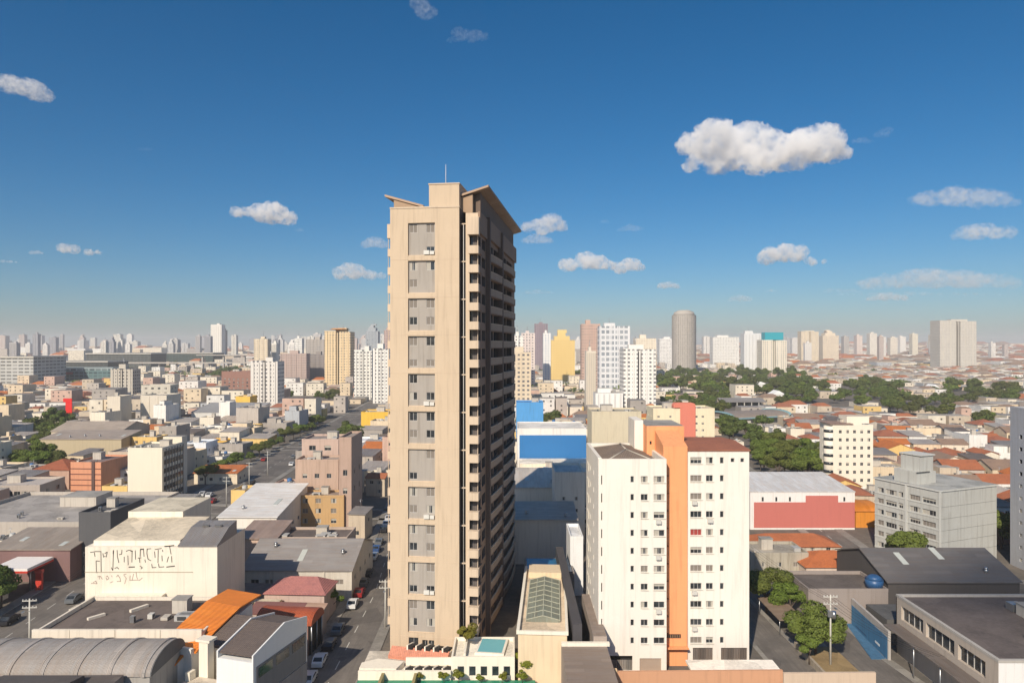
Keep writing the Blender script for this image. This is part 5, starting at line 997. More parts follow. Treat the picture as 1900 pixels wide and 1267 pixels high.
for i, (x, t, w, c, lab) in enumerate(((1590, 622, 10, (.78, .66, .58), 'pinkish cube tower'), (1614, 618, 13, (.82, .76, .66), 'cream tall cube tower'), (1634, 625, 10, (.8, .76, .7), 'white squat tower'), (1652, 626, 13, (.8, .72, .6), 'sandy squat tower'), (1693, 619, 10, (.82, .74, .58), 'creamy twin topped tower'), (1566, 624, 9, (.5, .46, .42), 'grey brown tower'), (1305, 626, 12, (.5, .5, .5), 'grey squat tower'), (1470, 627, 12, (.78, .74, .68), 'off white squat tower'))):
    tower(lab+' in the thin row along the horizon beyond the low houses', x, x+w, 2400+40*i, t, 22, c, 'slab')
# hazy skyline: countable but alike
r = random.Random(77)
hcol = [(.74, .7, .62), (.62, .6, .57), (.46, .44, .43), (.8, .76, .7), (.56, .47, .42), (.36, .36, .38)]
hn = ['ivory', 'light grey', 'mid grey', 'white', 'pinkish', 'dark grey']
used = {}
for i in range(120):
    left_ = i < 92
    px = r.uniform(-30, 720) if left_ else r.choice([r.uniform(950, 1230), r.uniform(1300, 1900)])
    if left_ and 385 < px < 425: continue
    Y = r.uniform(1500, 3900); top = r.uniform(619, 640) if left_ else r.uniform(624, 640); w = r.uniform(6, 15); X = XW(px, Y)
    if abs(px-1775) < 45 or not free(X, Y, 20, 20): continue
    ci = r.randrange(6); kd = r.choice(['slab', 'slab', 'twin', 'blind', 'stepped'])
    side_ = 'beyond the elevated road' if px < 420 else ('beyond the golden beige tower' if px < 720 else ('beyond the yellow tower' if px < 1250 else 'beyond the park and low houses'))
    size = 'tall slender' if (640-top)/w > 1.4 else ('broad low' if w > 10 else 'small')
    if side_ == 'beyond the park and low houses': side_ = 'beyond the park'
    lab = '%s %s %s block in the hazy skyline %s' % (size, hn[ci], {'slab': 'flat topped', 'twin': 'double shafted', 'blind': 'windowless', 'stepped': 'stepped'}[kd], side_)
    tower(lab, px, px+w, Y, top, None, hcol[ci], kd, group='skyline towers '+side_, r=r, name='skyline_tower')
# ------------------------------------------------------------------ trees
def leafmat(c, name):
    m, nt, N, L, P = nodes(name)
    at = N.new('ShaderNodeAttribute'); at.attribute_name = 'tone'
    oi = N.new('ShaderNodeObjectInfo')
    a = mixc(N, L, at.outputs['Fac'], dark(c, .6), (c[0]*1.7, c[1]*1.5, c[2]*1.2))
    b = mixc(N, L, math_(N, L, 'MULTIPLY', oi.outputs['Random'], .8), a, (c[0]*1.0, c[1]*.62, c[2]*.8))
    L.new(b, P.inputs['Base Color']); P.inputs['Roughness'].default_value = .75
    tr = N.new('ShaderNodeBsdfTranslucent'); L.new(b, tr.inputs['Color']); mx = N.new('ShaderNodeMixShader'); mx.inputs[0].default_value = .22
    L.new(P.outputs[0], mx.inputs[1]); L.new(tr.outputs[0], mx.inputs[2]); L.new(mx.outputs[0], N['Material Output'].inputs['Surface']); return m
LG = leafmat((.125, .20, .03), 'leaf_green'); LD = leafmat((.095, .155, .03), 'leaf_dark'); LY = leafmat((.19, .25, .02), 'leaf_bright'); BARK = plain((.10, .075, .055), .95, name='bark', var=.5)
def tree_proto(H, Rw, n, seed, mat, leaf=.45, flat=.62, trunk=.32):
    r = random.Random(seed); t = MB(); zb = H*trunk
    t.tube((0, 0, 0), (.1, .05, zb), H*.03, BARK, 8, H*.02)
    cl = []
    for i in range(r.randint(9, 13)):
        a = r.uniform(0, 6.28); d = Rw*math.sqrt(r.random())*.72; z = zb+(H-zb)*r.uniform(.28, .86)*(1-.35*(d/Rw)**2)
        c = Vector((d*math.cos(a), d*math.sin(a), z)); cl.append((c, Rw*r.uniform(.28, .5)))
        mid = Vector((c.x*.45, c.y*.45, zb+(c.z-zb)*.5)); t.tube((.1, .05, zb*.92), mid, H*.016, BARK, 5, H*.011); t.tube(mid, c, H*.011, BARK, 5, H*.003)
    V = []; Fc = []; tone = []
    for i in range(n):
        c, rr = r.choice(cl); d = Vector((r.gauss(0, 1), r.gauss(0, 1), r.gauss(0, 1))).normalized()
        p = c+Vector((d.x, d.y, d.z*flat))*rr*r.uniform(.62, 1.08)**.7
        nn = (d+Vector((r.uniform(-.8, .8), r.uniform(-.8, .8), r.uniform(-.3, .9)))).normalized(); u = nn.orthogonal().normalized(); v = nn.cross(u); a = r.uniform(0, 6.28)
        u, v = u*math.cos(a)+v*math.sin(a), v*math.cos(a)-u*math.sin(a); s = leaf*r.uniform(.6, 1.3); k = len(V)
        V += [tuple(p-u*s), tuple(p+v*s*.55), tuple(p+u*s), tuple(p-v*s*.55)]; Fc.append((k, k+1, k+2, k+3)); tone.append(min(1, max(0, .45+r.uniform(-.35, .35))))
    me = bpy.data.meshes.new('crown'); me.from_pydata(V, [], Fc); me.materials.append(mat)
    at = me.attributes.new('tone', 'FLOAT', 'FACE'); at.data.foreach_set('value', tone)
    return t.mesh('trunk'), me
PROTO = {}
for k, a in {'big': (11, 5.6, 9000, 1, LG, .30), 'big2': (12.5, 6.2, 9500, 2, LG, .32), 'round': (8, 4.3, 6000, 3, LG, .26), 'bright': (6.5, 3.4, 4500, 4, LY, .25), 'dark': (9, 4.5, 6000, 5, LD, .32), 'far1': (11, 6.8, 2200, 6, LD, .6), 'far2': (10, 6.2, 2200, 7, LG, .6), 'far3': (13, 6.5, 2400, 8, LD, .6)}.items():
    PROTO[k] = tree_proto(*a)
def tree(k, x, y, s, label, group=None, name='tree', z=0.0, rz=None, sz=1.0):
    T = thing(name, label, 'tree', (x, y, z), rnd.uniform(0, 6.28) if rz is None else rz, group); T.scale = (s, s, s*sz)
    place('trunk', PROTO[k][0], T); place('crown', PROTO[k][1], T); return T
def tp(px, py, k, s, label, group=None, **kw):       # tree whose foot is seen at that ground point
    Y = YG(py); x = XW(px, Y); take(x-2.5*s, x+2.5*s, Y-2.5*s, Y+2.5*s); return tree(k, x, Y, s, label, group, **kw)
tree('big2', 47.6, 131, .74, 'large leafy tree close beside the white block, taller of the driveway trees'); tree('big', 50.6, 127.5, .62, 'leafy tree wedged behind the utility pole tree and the large tree')
tree('big', 48.9, 113, .80, 'broad bright green tree around the utility pole'); tree('round', 46.6, 109.8, .6, 'low bushy tree under the utility pole, in front of the broad tree')
tree('round', 85, 150, 1.25, 'round tree in front of the ribbon windows of the grey block'); take(40, 58, 110, 142); take(80, 90, 145, 156)
tree('bright', -25.2, 191, 1.35, 'yellow green tree on the pavement beside the tan block street'); tree('bright', -26.0, 206, 1.3, 'second yellow green street tree, touching the tower balconies'); tree('round', -27, 232, 1.0, 'green street tree further up the shaded street'); tree('round', -28, 262, 1.1, 'small green tree at the kerb near the bright white hall')
tree('round', -33.6, 131, .6, 'dark small tree beside the faded pink hipped roof'); tree('dark', -87-10, 133, .9, 'dense dark green tree below the red banded canopy'); tree('round', -99, 125, .9, 'bushy tree beside the parked cars in the lower street')
tree('dark', -101, 137, .8, 'dark tree behind the red pylon sign')
tree('bright', -7.1, 108.4, .52, 'bright round bush at the tower corner beside the pool', z=3.5); tree('bright', 2.3, 105.0, .62, 'clipped bright green tree on the podium terrace', z=.5)
for i in range(6): tree('bright', -13+i*2.9+rnd.uniform(-.6, .6), 101.4+rnd.uniform(0, 1.0), .20+.04*(i % 3), 'small garden shrub beside the green court at the bottom edge', 'shrubs along the green court', z=.9, name='shrub')
# dark row of street trees along the diagonal avenue
for i in range(17):
    y = 252+i*12; x = -95-(y-205)*.0465-13.5+rnd.uniform(-1.2, 1.2); tree(rnd.choice(['dark', 'big2', 'dark']), x, y, rnd.uniform(.5, .75), 'dark avenue tree in the row along the far pavement of the diagonal avenue', 'dark trees along the diagonal avenue'); take(x-3, x+3, y-3, y+3)
for i in range(12):
    y = 120+i*16; tree('dark', -36.5-(y-120)*.055+10.2, y+140, rnd.uniform(.5, .7), 'small street tree in the row up the shaded side street', 'trees up the shaded side street')
TREE_Z = [  # regions in photograph pixels at ground level: x0, x1, y0, y1, count, phrase
 (1222, 1330, 692, 735, 30, 'in the park behind the coral shafted flats'), (1300, 1500, 695, 740, 78, 'in the park below the teal roofed tower'), (1440, 1560, 715, 760, 26, 'at the park edge near the white sheds'),
 (1225, 1350, 742, 785, 44, 'in the near grove beside the coral shafted flats'), (1560, 1670, 715, 762, 34, 'in the middle grove among the low houses'), (1640, 1770, 740, 778, 26, 'in the grove before the massive pale tower'),
 (1340, 1420, 790, 830, 9, 'beside the teal edged sheds'), (1395, 1515, 830, 905, 34, 'in the grove between the white block and the eight storey flats'), (1760, 1900, 722, 758, 28, 'along the edge of town on the right'), (1745, 1860, 785, 800, 4, 'standing apart among the low houses'),
 (960, 1050, 790, 815, 9, 'behind the pale blue shop'), (1040, 1075, 700, 712, 4, 'at the foot of the yellow tower'), (500, 640, 738, 752, 8, 'under the golden beige tower'), (640, 670, 810, 830, 4, 'by the mustard yellow block'),
 (60, 130, 790, 850, 14, 'on the sloping green bank'), (400, 440, 690, 705, 6, 'beside the elevated road'), (235, 330, 672, 684, 10, 'under the elevated road'), (20, 130, 868, 885, 6, 'behind the burnt orange hip roof'), (1830, 1900, 1010, 1050, 5, 'behind the blue grey slab')]
for x0, x1, y0, y1, n, ph in TREE_Z:
    for i in range(n):
        py = rnd.uniform(y0, y1); px = rnd.uniform(x0, x1); Y = YG(py); X = XW(px, Y)
        if not free(X, Y, .5, .5, -1.5): continue
        k = rnd.choice(['far1', 'far2', 'far3']) if Y > 330 else rnd.choice(['big', 'big2', 'dark', 'round']); s = (rnd.uniform(.95, 1.45) if Y > 700 else rnd.uniform(.7, 1.0)) if Y > 330 else rnd.uniform(.8, 1.1)
        tree(k, X, Y, s, 'leafy tree '+ph, 'trees '+ph, z=ground_z(X, Y)); take(X-3.5*s, X+3.5*s, Y-3.5*s, Y+3.5*s)
# ------------------------------------------------------------------ small houses, nearest ones as things
HC = [((.80, .72, .58), 'cream'), ((.84, .81, .75), 'white'), ((.60, .50, .38), 'tan'), ((.52, .46, .40), 'grey beige'), ((.62, .42, .33), 'pink'), ((.40, .36, .32), 'brownish grey'), ((.74, .60, .42), 'sand'), ((.78, .54, .20), 'ochre'), ((.46, .48, .5), 'blue grey')]
RCL = [((.24, .22, .2), 'flat', 'grey flat roof'), ((.17, .14, .12), 'flat', 'brown flat roof'), ((.42, .38, .33), 'flat', 'pale flat roof'), ((.42, .14, .06), 'gable', 'terracotta gable roof'), ((.36, .13, .07), 'hip', 'terracotta hipped roof'), ((.52, .16, .04), 'gable', 'orange tiled roof'), ((.28, .26, .25), 'shedroof', 'grey sheet roof'), ((.48, .44, .4), 'shedroof', 'pale sheet roof'), ((.2, .16, .13), 'shedroof', 'brown sheet roof'), ((.30, .20, .14), 'gable', 'old brown tiled roof')]
ORD = ['first', 'second', 'third', 'fourth', 'fifth', 'sixth', 'seventh', 'eighth', 'ninth', 'tenth', 'eleventh', 'twelfth', 'thirteenth', 'fourteenth', 'fifteenth', 'sixteenth']
HOUSES = []
def small_house(x, y, w, d, h, wc, rc, r, detail, rz):
    T = thing('house', None, None, (x, y, 0), rz); c, cn = wc; rcol, rt, rn = rc; wm = wall(c, .5); b = MB(); st = max(1, int(h/2.9)); n = max(1, int(w/3.2)); hw, hd = w/2, d/2
    ops = grid_ops(w, h, n, st, 1.25, 1.1, 1.1, 2.9, .6) if detail else []; sops = grid_ops(d, h, max(1, int(d/4.5)), st, 1.1, 1.0, 1.15, 2.9, .8) if detail else []
    ops = [q for q in ops if q[3] < h-.2 and r.random() < .85]; sops = [q for q in sops if q[3] < h-.2 and r.random() < .7]
    left = x > 0
    b.facade((-hw, -hd, 0), (1, 0), w, h, ops, wm); b.facade((-hw, hd, 0), (0, -1), d, h, sops if left else [], wm); b.facade((hw, -hd, 0), (0, 1), d, h, [] if left else sops, wm); b.facade((hw, hd, 0), (-1, 0), w, h, [], wm)
    if rt == 'flat':
        if r.random() < .25: sx = r.uniform(.3, .6)*w; b.box(-hw+.3, -hw+.3+sx, -hd+d*.4, hd-.3, h, h+2.6, wm, slab(rcol))
        parapet(b, -hw-.01, hw+.01, -hd-.01, hd+.01, h+.002, r.uniform(.3, .9), wm, .2)
    b.build('wall', T); e = .3; q = MB(); hr = min(2.6, .2*min(w, d))
    if rt == 'flat': q.poly([(-hw, -hd, h), (hw, -hd, h), (hw, hd, h), (-hw, hd, h)], slab(rcol))
    elif rt == 'gable':
        rm = tile(rcol)
        if w >= d: q.xprism([(-hd-e, h-.05), (0, h+hr), (hd+e, h-.05), (hd+e, h+.12), (0, h+hr+.2), (-hd-e, h+.12)], -hw-e, hw+e, rm); [MB().xprism([(-hd+.02, h), (hd-.02, h), (0, h+hr-.02)], s, s+.12, wm).build('gable_wall', T) for s in (-hw, hw-.12)]
        else: q.yprism([(-hw-e, h-.05), (-hw-e, h+.12), (0, h+hr+.2), (hw+e, h+.12), (hw+e, h-.05), (0, h+hr)], -hd-e, hd+e, rm); [MB().yprism([(-hw+.02, h), (0, h+hr-.02), (hw-.02, h)], s, s+.12, wm).build('gable_wall', T) for s in (-hd, hd-.12)]
    elif rt == 'hip':
        rm = tile(rcol); a = [(-hw-e, -hd-e, h), (hw+e, -hd-e, h), (hw+e, hd+e, h), (-hw-e, hd+e, h)]; m_ = min(w, d)/2
        r1, r2 = ((-hw+m_, 0, h+hr), (hw-m_+.01, 0, h+hr)) if w > d else ((0, -hd+m_, h+hr), (0, hd-m_+.01, h+hr))
        if w > d: q.poly([a[0], a[1], r2, r1], rm); q.poly([a[1], a[2], r2], rm); q.poly([a[2], a[3], r1, r2], rm); q.poly([a[3], a[0], r1], rm)
        else: q.poly([a[0], a[1], r1], rm); q.poly([a[1], a[2], r2, r1], rm); q.poly([a[2], a[3], r2], rm); q.poly([a[3], a[0], r1, r2], rm)
        q.poly(a[::-1], rm)
    else: rm = sheet(rcol, .05, r.choice(['X', 'Y'])); q.xprism([(-hd-e, h+.02), (hd+e, h+.1*d), (hd+e, h+.1*d+.15), (-hd-e, h+.17)], -hw-e, hw+e, rm); q.xprism([(-hd+.02, h), (hd-.02, h), (hd-.02, h+.1*d-.05)], -hw+.02, hw-.02, wm)
    q.build('roof', T); k = 0
    for o, u, lst in (((-hw, -hd, 0), (1, 0), ops), (((-hw, hd, 0), (0, -1), sops) if left else ((hw, -hd, 0), (0, 1), sops))):
        for s in lst: put_win(T, o, u, s, .22, None, 1); k += 1
    extra = ''
    if y < 300 and r.random() < .5: a_ = MB(); zz = h+(.2*min(w, d) if rt != 'flat' else 0); a_.cyl((0, 0), .04, 0, 2.6, STEEL, 5); a_.box(-.6, .6, -.02, .02, 2.2, 2.25, STEEL); a_.box(-.4, .4, -.02, .02, 2.45, 2.5, STEEL); a_.build('aerial', T, (0, 0, zz-.1))
    if rt == 'flat' and r.random() < .4:
        cc, nm = r.choice([((.05, .16, .38), 'blue'), ((.5, .5, .48), 'grey'), ((.7, .68, .62), 'white')]); tank(T, r.uniform(-.3, .3)*w, r.uniform(0, .3)*d, h+.02, r.uniform(.6, .9), 1.2, cc); extra = ' with %s tank' % nm
    if rt == 'flat' and y < 420: roof_kit(T, w*.8, d*.8, h+.005, random.Random(r.random()), r.choice([1, 2, 3]), 0, 0)
    HOUSES.append(dict(T=T, x=x, y=y, w=w, h=h, c=cn, rn=rn+extra, st=st)); return T
r = random.Random(2024); MASS = []
def pick(x, y):
    right = x > y*.1
    far_ = min(1, max(0, (y-260)/500))
    wc = r.choices(HC, [5, 6, 2, 2, 2, 1.5, 3, .6, .5] if right else [7, 6, 3, 3, 2, 1.6, 5, 1, .5])[0]
    rc = r.choices(RCL, [2+3*far_, 1.5+2*far_, 2+5*far_, 4-3.3*far_, 3-2.4*far_, 2.2-1.8*far_, 1.2, 1.5+3*far_, 1+far_, 2+far_] if right else [3.2, 2.2, 6, .8, .8, .8, 2, 4, 1.2, 1])[0]; return wc, rc
def blocked_view(x, y):           # wholly hidden by the two big near buildings
    px = CX+F*x/y
    return (735 < px < 930) or (1115 < px < 1380 and y < 320)
cells = []
y = 112.0
while y < 1500:
    dy = r.uniform(9, 15)*(1 if y < 500 else 1.3); half = y*.95+35; x = -half
    while x < half:
        wd = r.uniform(6.5, 15)*(1 if y < 500 else 1.3); cells.append((x+wd/2, y+dy/2, wd, dy)); x += wd+r.choice([.3, .4, .6, 1.5, 2.5])
    y += dy+r.choice([.8, 1.2, 2.0, 5.0])
for (x, y, w, d) in cells:
    if y < 150 and abs(x) > y*.85: continue
    hx = w/2*.96; hy = d/2*.96
    if not free(x, y, hx, hy, .2):
        hx *= .6; hy *= .6
        if y > 520 or not free(x, y, hx, hy, .2): continue
    px = CX+F*x/y; py = CY+CAM_H*F/y
    bad = False
    for x0, x1, y0, y1, n, ph in TREE_Z:
        if x0-10 < px < x1+10 and y0-3 < py < y1+3 and r.random() < .8: bad = True
    if 1390 < px < 1480 and 1060 < py: bad = True
    if 940 < px < 1100 and py > 860 and r.random() < .5: bad = True
    if bad or r.random() < .04: continue
    big = r.random(); h = 3.3 if big < .35 else (6.2 if big < .85 else r.choice([9.2, 12.2, 15.0])); h += r.uniform(-.3, .5)
    if px > 1400 and h > 9: h = 6.5
    if y < 190: h = min(h, 6.4)
    wc, rc = pick(x, y)
    if h > 8 and rc[1] != 'flat': rc = RCL[r.choice([0, 1, 2])]
    if len(HOUSES) < 295 and y < 560 and not blocked_view(x, y) and abs(px-CX) < 985: small_house(x, y, hx*2, hy*2, h, wc, rc, r, y < 330, R(r.uniform(-4, 2)-4.3))
    else: MASS.append((x, y, hx, hy, h, wc[0], rc))
# labels for the small houses: look, then the nearest landmark, then order
lab = {}
for hh in HOUSES:
    b_ = min(LAND, key=lambda q: (q[0]-hh['x'])**2+(q[1]-hh['y'])**2); dx = hh['x']-b_[0]; dy = hh['y']-b_[1]
    rel = 'behind' if dy > abs(dx) else ('in front of' if -dy > abs(dx) else 'beside')
    nst = {1: 'one', 2: 'two', 3: 'three', 4: 'four', 5: 'five'}[min(5, hh['st'])]
    hh['l'] = (hh['c'], nst, hh['rn'], rel, b_[2]); lab.setdefault(hh['l'], []).append(hh)
for k, L_ in lab.items():
    L_.sort(key=lambda q: q['x']/q['y'])
    for i, hh in enumerate(L_):
        base = '%s %s storey house, %s, %s %s' % k
        if len(L_) > 1: base = '%s of %s %s %s storey houses, %s, %s %s' % (ORD[i]+' from left', {2: 'two', 3: 'three', 4: 'four', 5: 'five', 6: 'six', 7: 'seven'}.get(len(L_), 'many'), k[0], k[1], k[2], k[3], k[4])
        wds = base.split()
        if len(wds) > 16: base = ('%s %s house, %s, %s %s' % (ORD[i]+' from left', k[0], k[2], k[3], k[4])) if len(L_) > 1 else base.replace(' storey', ' floor')
        base = base.replace(' from left', ' from left') if len(base.split()) <= 16 else base.replace('with ', '').replace(' storey', '').replace(' roof,', ' roof')
        if len(base.split()) > 16: print('LONG', base)
        tag(hh['T'], ' '.join(base.split()[:16]), 'house', 'small houses between the streets')
# everything beyond: one mass of roofs
m, nt, N, L, P = nodes('distant_houses'); at = N.new('ShaderNodeAttribute'); at.attribute_name = 'paint'; n1 = ramp(N, L, noise_(N, L, .25, 5, .7), .35, .7)
L.new(mixc(N, L, math_(N, L, 'MULTIPLY', n1, .5), at.outputs['Color'], mixc(N, L, .6, at.outputs['Color'], (.1, .09, .08))), P.inputs['Base Color']); P.inputs['Roughness'].default_value = .85; M_MASS = m
def mass(items, name, label):
    V = []; Fc = []; C = []
    dk = (.06, .055, .05)
    for (x, y, hx, hy, h, wc, rc) in items:
        z = ground_z(x, y)-1; n = len(V); h = h+z+1
        V += [(x-hx, y-hy, z), (x+hx, y-hy, z), (x+hx, y+hy, z), (x-hx, y+hy, z), (x-hx, y-hy, h), (x+hx, y-hy, h), (x+hx, y+hy, h), (x-hx, y+hy, h)]
        for q in ((0, 1, 5, 4), (1, 2, 6, 5), (2, 3, 7, 6), (3, 0, 4, 7)): Fc.append(tuple(n+i for i in q)); C.append(wc)
        if rc[1] == 'flat' or rc[1] == 'shedroof': Fc.append((n+4, n+5, n+6, n+7)); C.append(rc[0])
        else:
            hr = .4*min(hx, hy); k = len(V); V += [(x-hx*.5, y, h+hr), (x+hx*.5, y, h+hr)]
            for q in ((n+4, n+5, k+1, k), (n+5, n+6, k+1), (n+6, n+7, k, k+1), (n+7, n+4, k)): Fc.append(q); C.append(rc[0])
        if y < 1700:                                   # window openings as dark inset strips, one per bay
            for s in range(max(1, int((h-z)/3))):
                zz = z+1.9+s*2.9
                if zz+1.1 > h-.2: break
                nb = max(1, int(hx/1.9))
                for j in range(nb):
                    if (j*7+s*3+int(x)) % 4 == 0: continue
                    c = x-hx+2*hx*(j+.5)/nb; k = len(V); yy = y-hy-.02; V += [(c-.55, yy, zz), (c+.55, yy, zz), (c+.55, yy, zz+1.1), (c-.55, yy, zz+1.1)]; Fc.append((k, k+1, k+2, k+3)); C.append(dk)
    me = bpy.data.meshes.new(name); me.from_pydata(V, [], Fc); me.materials.append(M_MASS)
    at = me.attributes.new('paint', 'FLOAT_COLOR', 'FACE'); flat_ = []
    for c in C: flat_ += [*c[:3], 1.0]
    at.data.foreach_set('color', flat_); o = place(name, me); tag(o, label, None, None, 'stuff')
y = 1500.0
while y < 5200:
    dy = 18+y*.012; half = y*.92; x = -half; wd0 = 16+y*.012
    while x < half:
        wd = wd0*r.uniform(.6, 1.5)
        if r.random() < .86 and free(x, y, wd/2, dy/2, 0):
            wc, rc = pick(x, y); t_ = r.random(); h = 6+r.random()*5 if t_ < .8 else (10+r.random()*14 if t_ < .96 else 20+r.random()*20)
            if x > y*.25: h = min(h, 9+r.random()*5)
            MASS.append((x, y, wd/2*.95, dy/2*.9, h, wc[0], rc))
        x += wd+r.choice([0.5, 2, 6])
    y += dy+r.choice([1, 3, 9])
mass(MASS, 'distant_rooftops', 'mass of small roofs and walls filling the city to the horizon')
# distant greenery between those roofs
V = []; Fc = []; tone = []
for i in range(640):
    y = r.uniform(600, 3600); x = r.uniform(-.75, .75)*y
    if i > 420: y = r.choice([1080, 1400, 1420, 2100])+r.uniform(-60, 60); x = r.uniform(-.75, -.36)*y
    if not free(x, y, 2, 2, 0): continue
    gz = ground_z(x, y); rr = r.uniform(4, 8)
    for j in range(70):
        d = Vector((r.gauss(0, 1), r.gauss(0, 1), abs(r.gauss(0, .8)))); d.normalize(); p = Vector((x, y, gz+4))+Vector((d.x*rr*1.5, d.y*rr, d.z*rr*.9))*r.uniform(.6, 1)
        s = r.uniform(1.0, 2.2); u = Vector((r.uniform(-1, 1), r.uniform(-1, 1), r.uniform(-.4, .4))).normalized()*s; v = u.cross(d).normalized()*s*.7; k = len(V)
        V += [tuple(p-u), tuple(p+v), tuple(p+u), tuple(p-v)]; Fc.append((k, k+1, k+2, k+3)); tone.append(r.random())
me = bpy.data.meshes.new('distant_greenery'); me.from_pydata(V, [], Fc); me.materials.append(LD); at = me.attributes.new('tone', 'FLOAT', 'FACE'); at.data.foreach_set('value', tone); tag(place('distant_greenery', me), 'scattered clumps of far trees between the distant roofs', None, None, 'stuff')
# ------------------------------------------------------------------ cars
def car_mesh(c):
    b = MB(); pm = plain(c, .28, .1, name='car_paint', var=.03); pf = [(-2.1, .35), (2.1, .35), (2.15, .75), (1.9, .95), (1.15, 1.02), (.45, 1.45), (-1.0, 1.47), (-1.75, 1.05), (-2.1, .98)]
    n = len(b.v)
    b.yprism([(p[0], p[1]) for p in pf][::-1], -.82, .82, pm); return b.mesh('body')
CG = MB()
CG.poly([(1.08, -.7, 1.05), (1.08, .7, 1.05), (.50, .62, 1.44), (.50, -.62, 1.44)], GL); CG.poly([(-1.70, .7, 1.08), (-1.70, -.7, 1.08), (-1.05, -.62, 1.46), (-1.05, .62, 1.46)], GL)
for s in (-1, 1): CG.poly([(-1.5, s*.83, 1.05), (.95, s*.83, 1.05), (.4, s*.83, 1.38), (-.95, s*.83, 1.38)], GL)
CGm = CG.mesh('glazing'); WH_ = MB(); WH_.tube((0, -.11, 0), (0, .11, 0), .33, plain((.02, .02, .02), .8, name='tyre'), 14); WH_.tube((0, -.12, 0), (0, .12, 0), .18, STEEL, 10); WHm = WH_.mesh('wheel')
HL = MB(); HL.box(2.09, 2.17, -.15, .15, .62, .76, plain((.8, .8, .78), .2, name='lamp_lens')); HLm = HL.mesh('headlight')
CARC = [((.65, .65, .66), 'silver'), ((.78, .78, .77), 'white'), ((.03, .03, .035), 'black'), ((.16, .17, .18), 'dark grey'), ((.35, .03, .03), 'dark red'), ((.05, .10, .25), 'blue')]
CM = [car_mesh(c) for c, n in CARC]
def car(x, y, rz, i, label, group):
    T = thing('parked_car', label, 'car', (x, y, .03), rz, group); place('body', CM[i], T); place('glazing', CGm, T)
    for sx in (-1.3, 1.3):
        for sy in (-.75, .75): place('wheel', WHm, T, (sx, sy, .33))
    for sy in (-.6, .6): place('headlight', HLm, T, (0, sy, 0))
k = 0
for i in range(17):                        # west kerb of the side street
    y = 104+i*6.0; x = side_x(y)-2.9; ci = [0, 1, 2, 3, 0, 1, 4, 3, 2, 0, 1, 5, 3, 0, 2, 1, 0][i]
    if i in (4, 9, 13): continue
    car(x, y, R(92), ci, '%s car parked at the kerb of the side street, %s in its row' % (CARC[ci][1], ORD[k] if k < 16 else 'last'), 'cars parked up the side street'); k += 1
k = 0
for i in range(14):
    y = 108+i*9.5+rnd.uniform(-1, 1); x = -83-(y-88)*.113+rnd.choice([-3.2, 3.1]); ci = rnd.randrange(6); car(x, y, R(90+6+rnd.uniform(-1, 1)), ci, '%s car on the avenue beside the lettered building, %s from camera' % (CARC[ci][1], ORD[k]), 'cars on the wide avenue'); k += 1
for i in range(15):
    y = 228+i*12+rnd.uniform(-3, 3); x = -95-(y-205)*.0465+rnd.choice([-7.6, -3.4, 3.4, 7.6]); ci = rnd.randrange(6); car(x, y, R(94), ci, '%s car further up the avenue by the dark trees, %s of that line' % (CARC[ci][1], ORD[i]), 'cars further up the avenue')
# ------------------------------------------------------------------ poles and wires
def pole(x, y, h, label, group=None, rz=0.0, trafo=False):
    T = thing('utility_pole', label, 'utility pole', (x, y, 0), rz, group); cm = wall((.6, .58, .52), .3); b = MB(); b.cyl((0, 0), .17, 0, h, cm, 10, .1); b.build('pole_shaft', T)
    for z in (h-.4, h-1.5): a = MB(); a.box(-1.1, 1.1, -.06, .06, z, z+.12, cm); [a.cyl((xx, 0), .06, z+.12, z+.32, plain((.7, .7, .66), .3, name='insulator'), 6) for xx in (-1, -.5, .5, 1)]; a.build('crossarm', T)
    if trafo: a = MB(); a.cyl((.42, -.25), .32, h-3.6, h-2.5, STEEL, 12); a.box(-.6, .1, -.5, -.1, h-3.3, h-2.4, STEEL); a.build('transformer', T)
    a = MB(); a.tube((0, 0, h-2), (0, -1.6, h-1.5), .04, STEEL); a.box(-.14, .14, -2.1, -1.5, h-1.55, h-1.42, STEEL); a.build('lamp_arm', T); return T
pole(XW(1541, 109), 109, 11.2, 'white concrete utility pole with transformer and crossarms beside the broad green tree', trafo=True)
k = 0
for i in range(7): pole(-83-(112+i*26-88)*.105+8.4, 112+i*26, 9.5, 'grey utility pole, %s along the near pavement of the wide avenue' % ORD[i], 'poles along the wide avenue', R(6))
for i in range(6): pole(side_x(124+i*28)+5.0, 124+i*28, 8.5, 'slim utility pole, %s up the side street behind the tower' % ORD[i], 'poles up the side street', R(4))
wm = plain((.03, .03, .03), .7, name='cable')
def wires(pts, h, label):
    b = MB()
    for (p, q) in zip(pts[:-1], pts[1:]):
        for o in (-1, -.4, .4, 1):
            prev = None
            for s in range(7):
                t = s/6; P_ = (p[0]+(q[0]-p[0])*t+o, p[1]+(q[1]-p[1])*t, h-.15-.9*4*t*(1-t))
                if prev: b.tube(prev, P_, .02, wm, 4)
                prev = P_
    tag(b.build('overhead_cables'), label, 'cables')
wires([(side_x(124+i*28)+5.0, 124+i*28) for i in range(6)], 8.4, 'bundle of thin overhead cables up the side street behind the tower')
wires([(54, 109-20), (XW(1541, 109), 109), (46.5, 150)], 10.6, 'overhead cables running from the utility pole with the transformer')
wires([(-83-(112+i*26-88)*.105+8.4, 112+i*26) for i in range(7)], 9.4, 'bundle of thin overhead cables strung between the poles of the wide avenue')
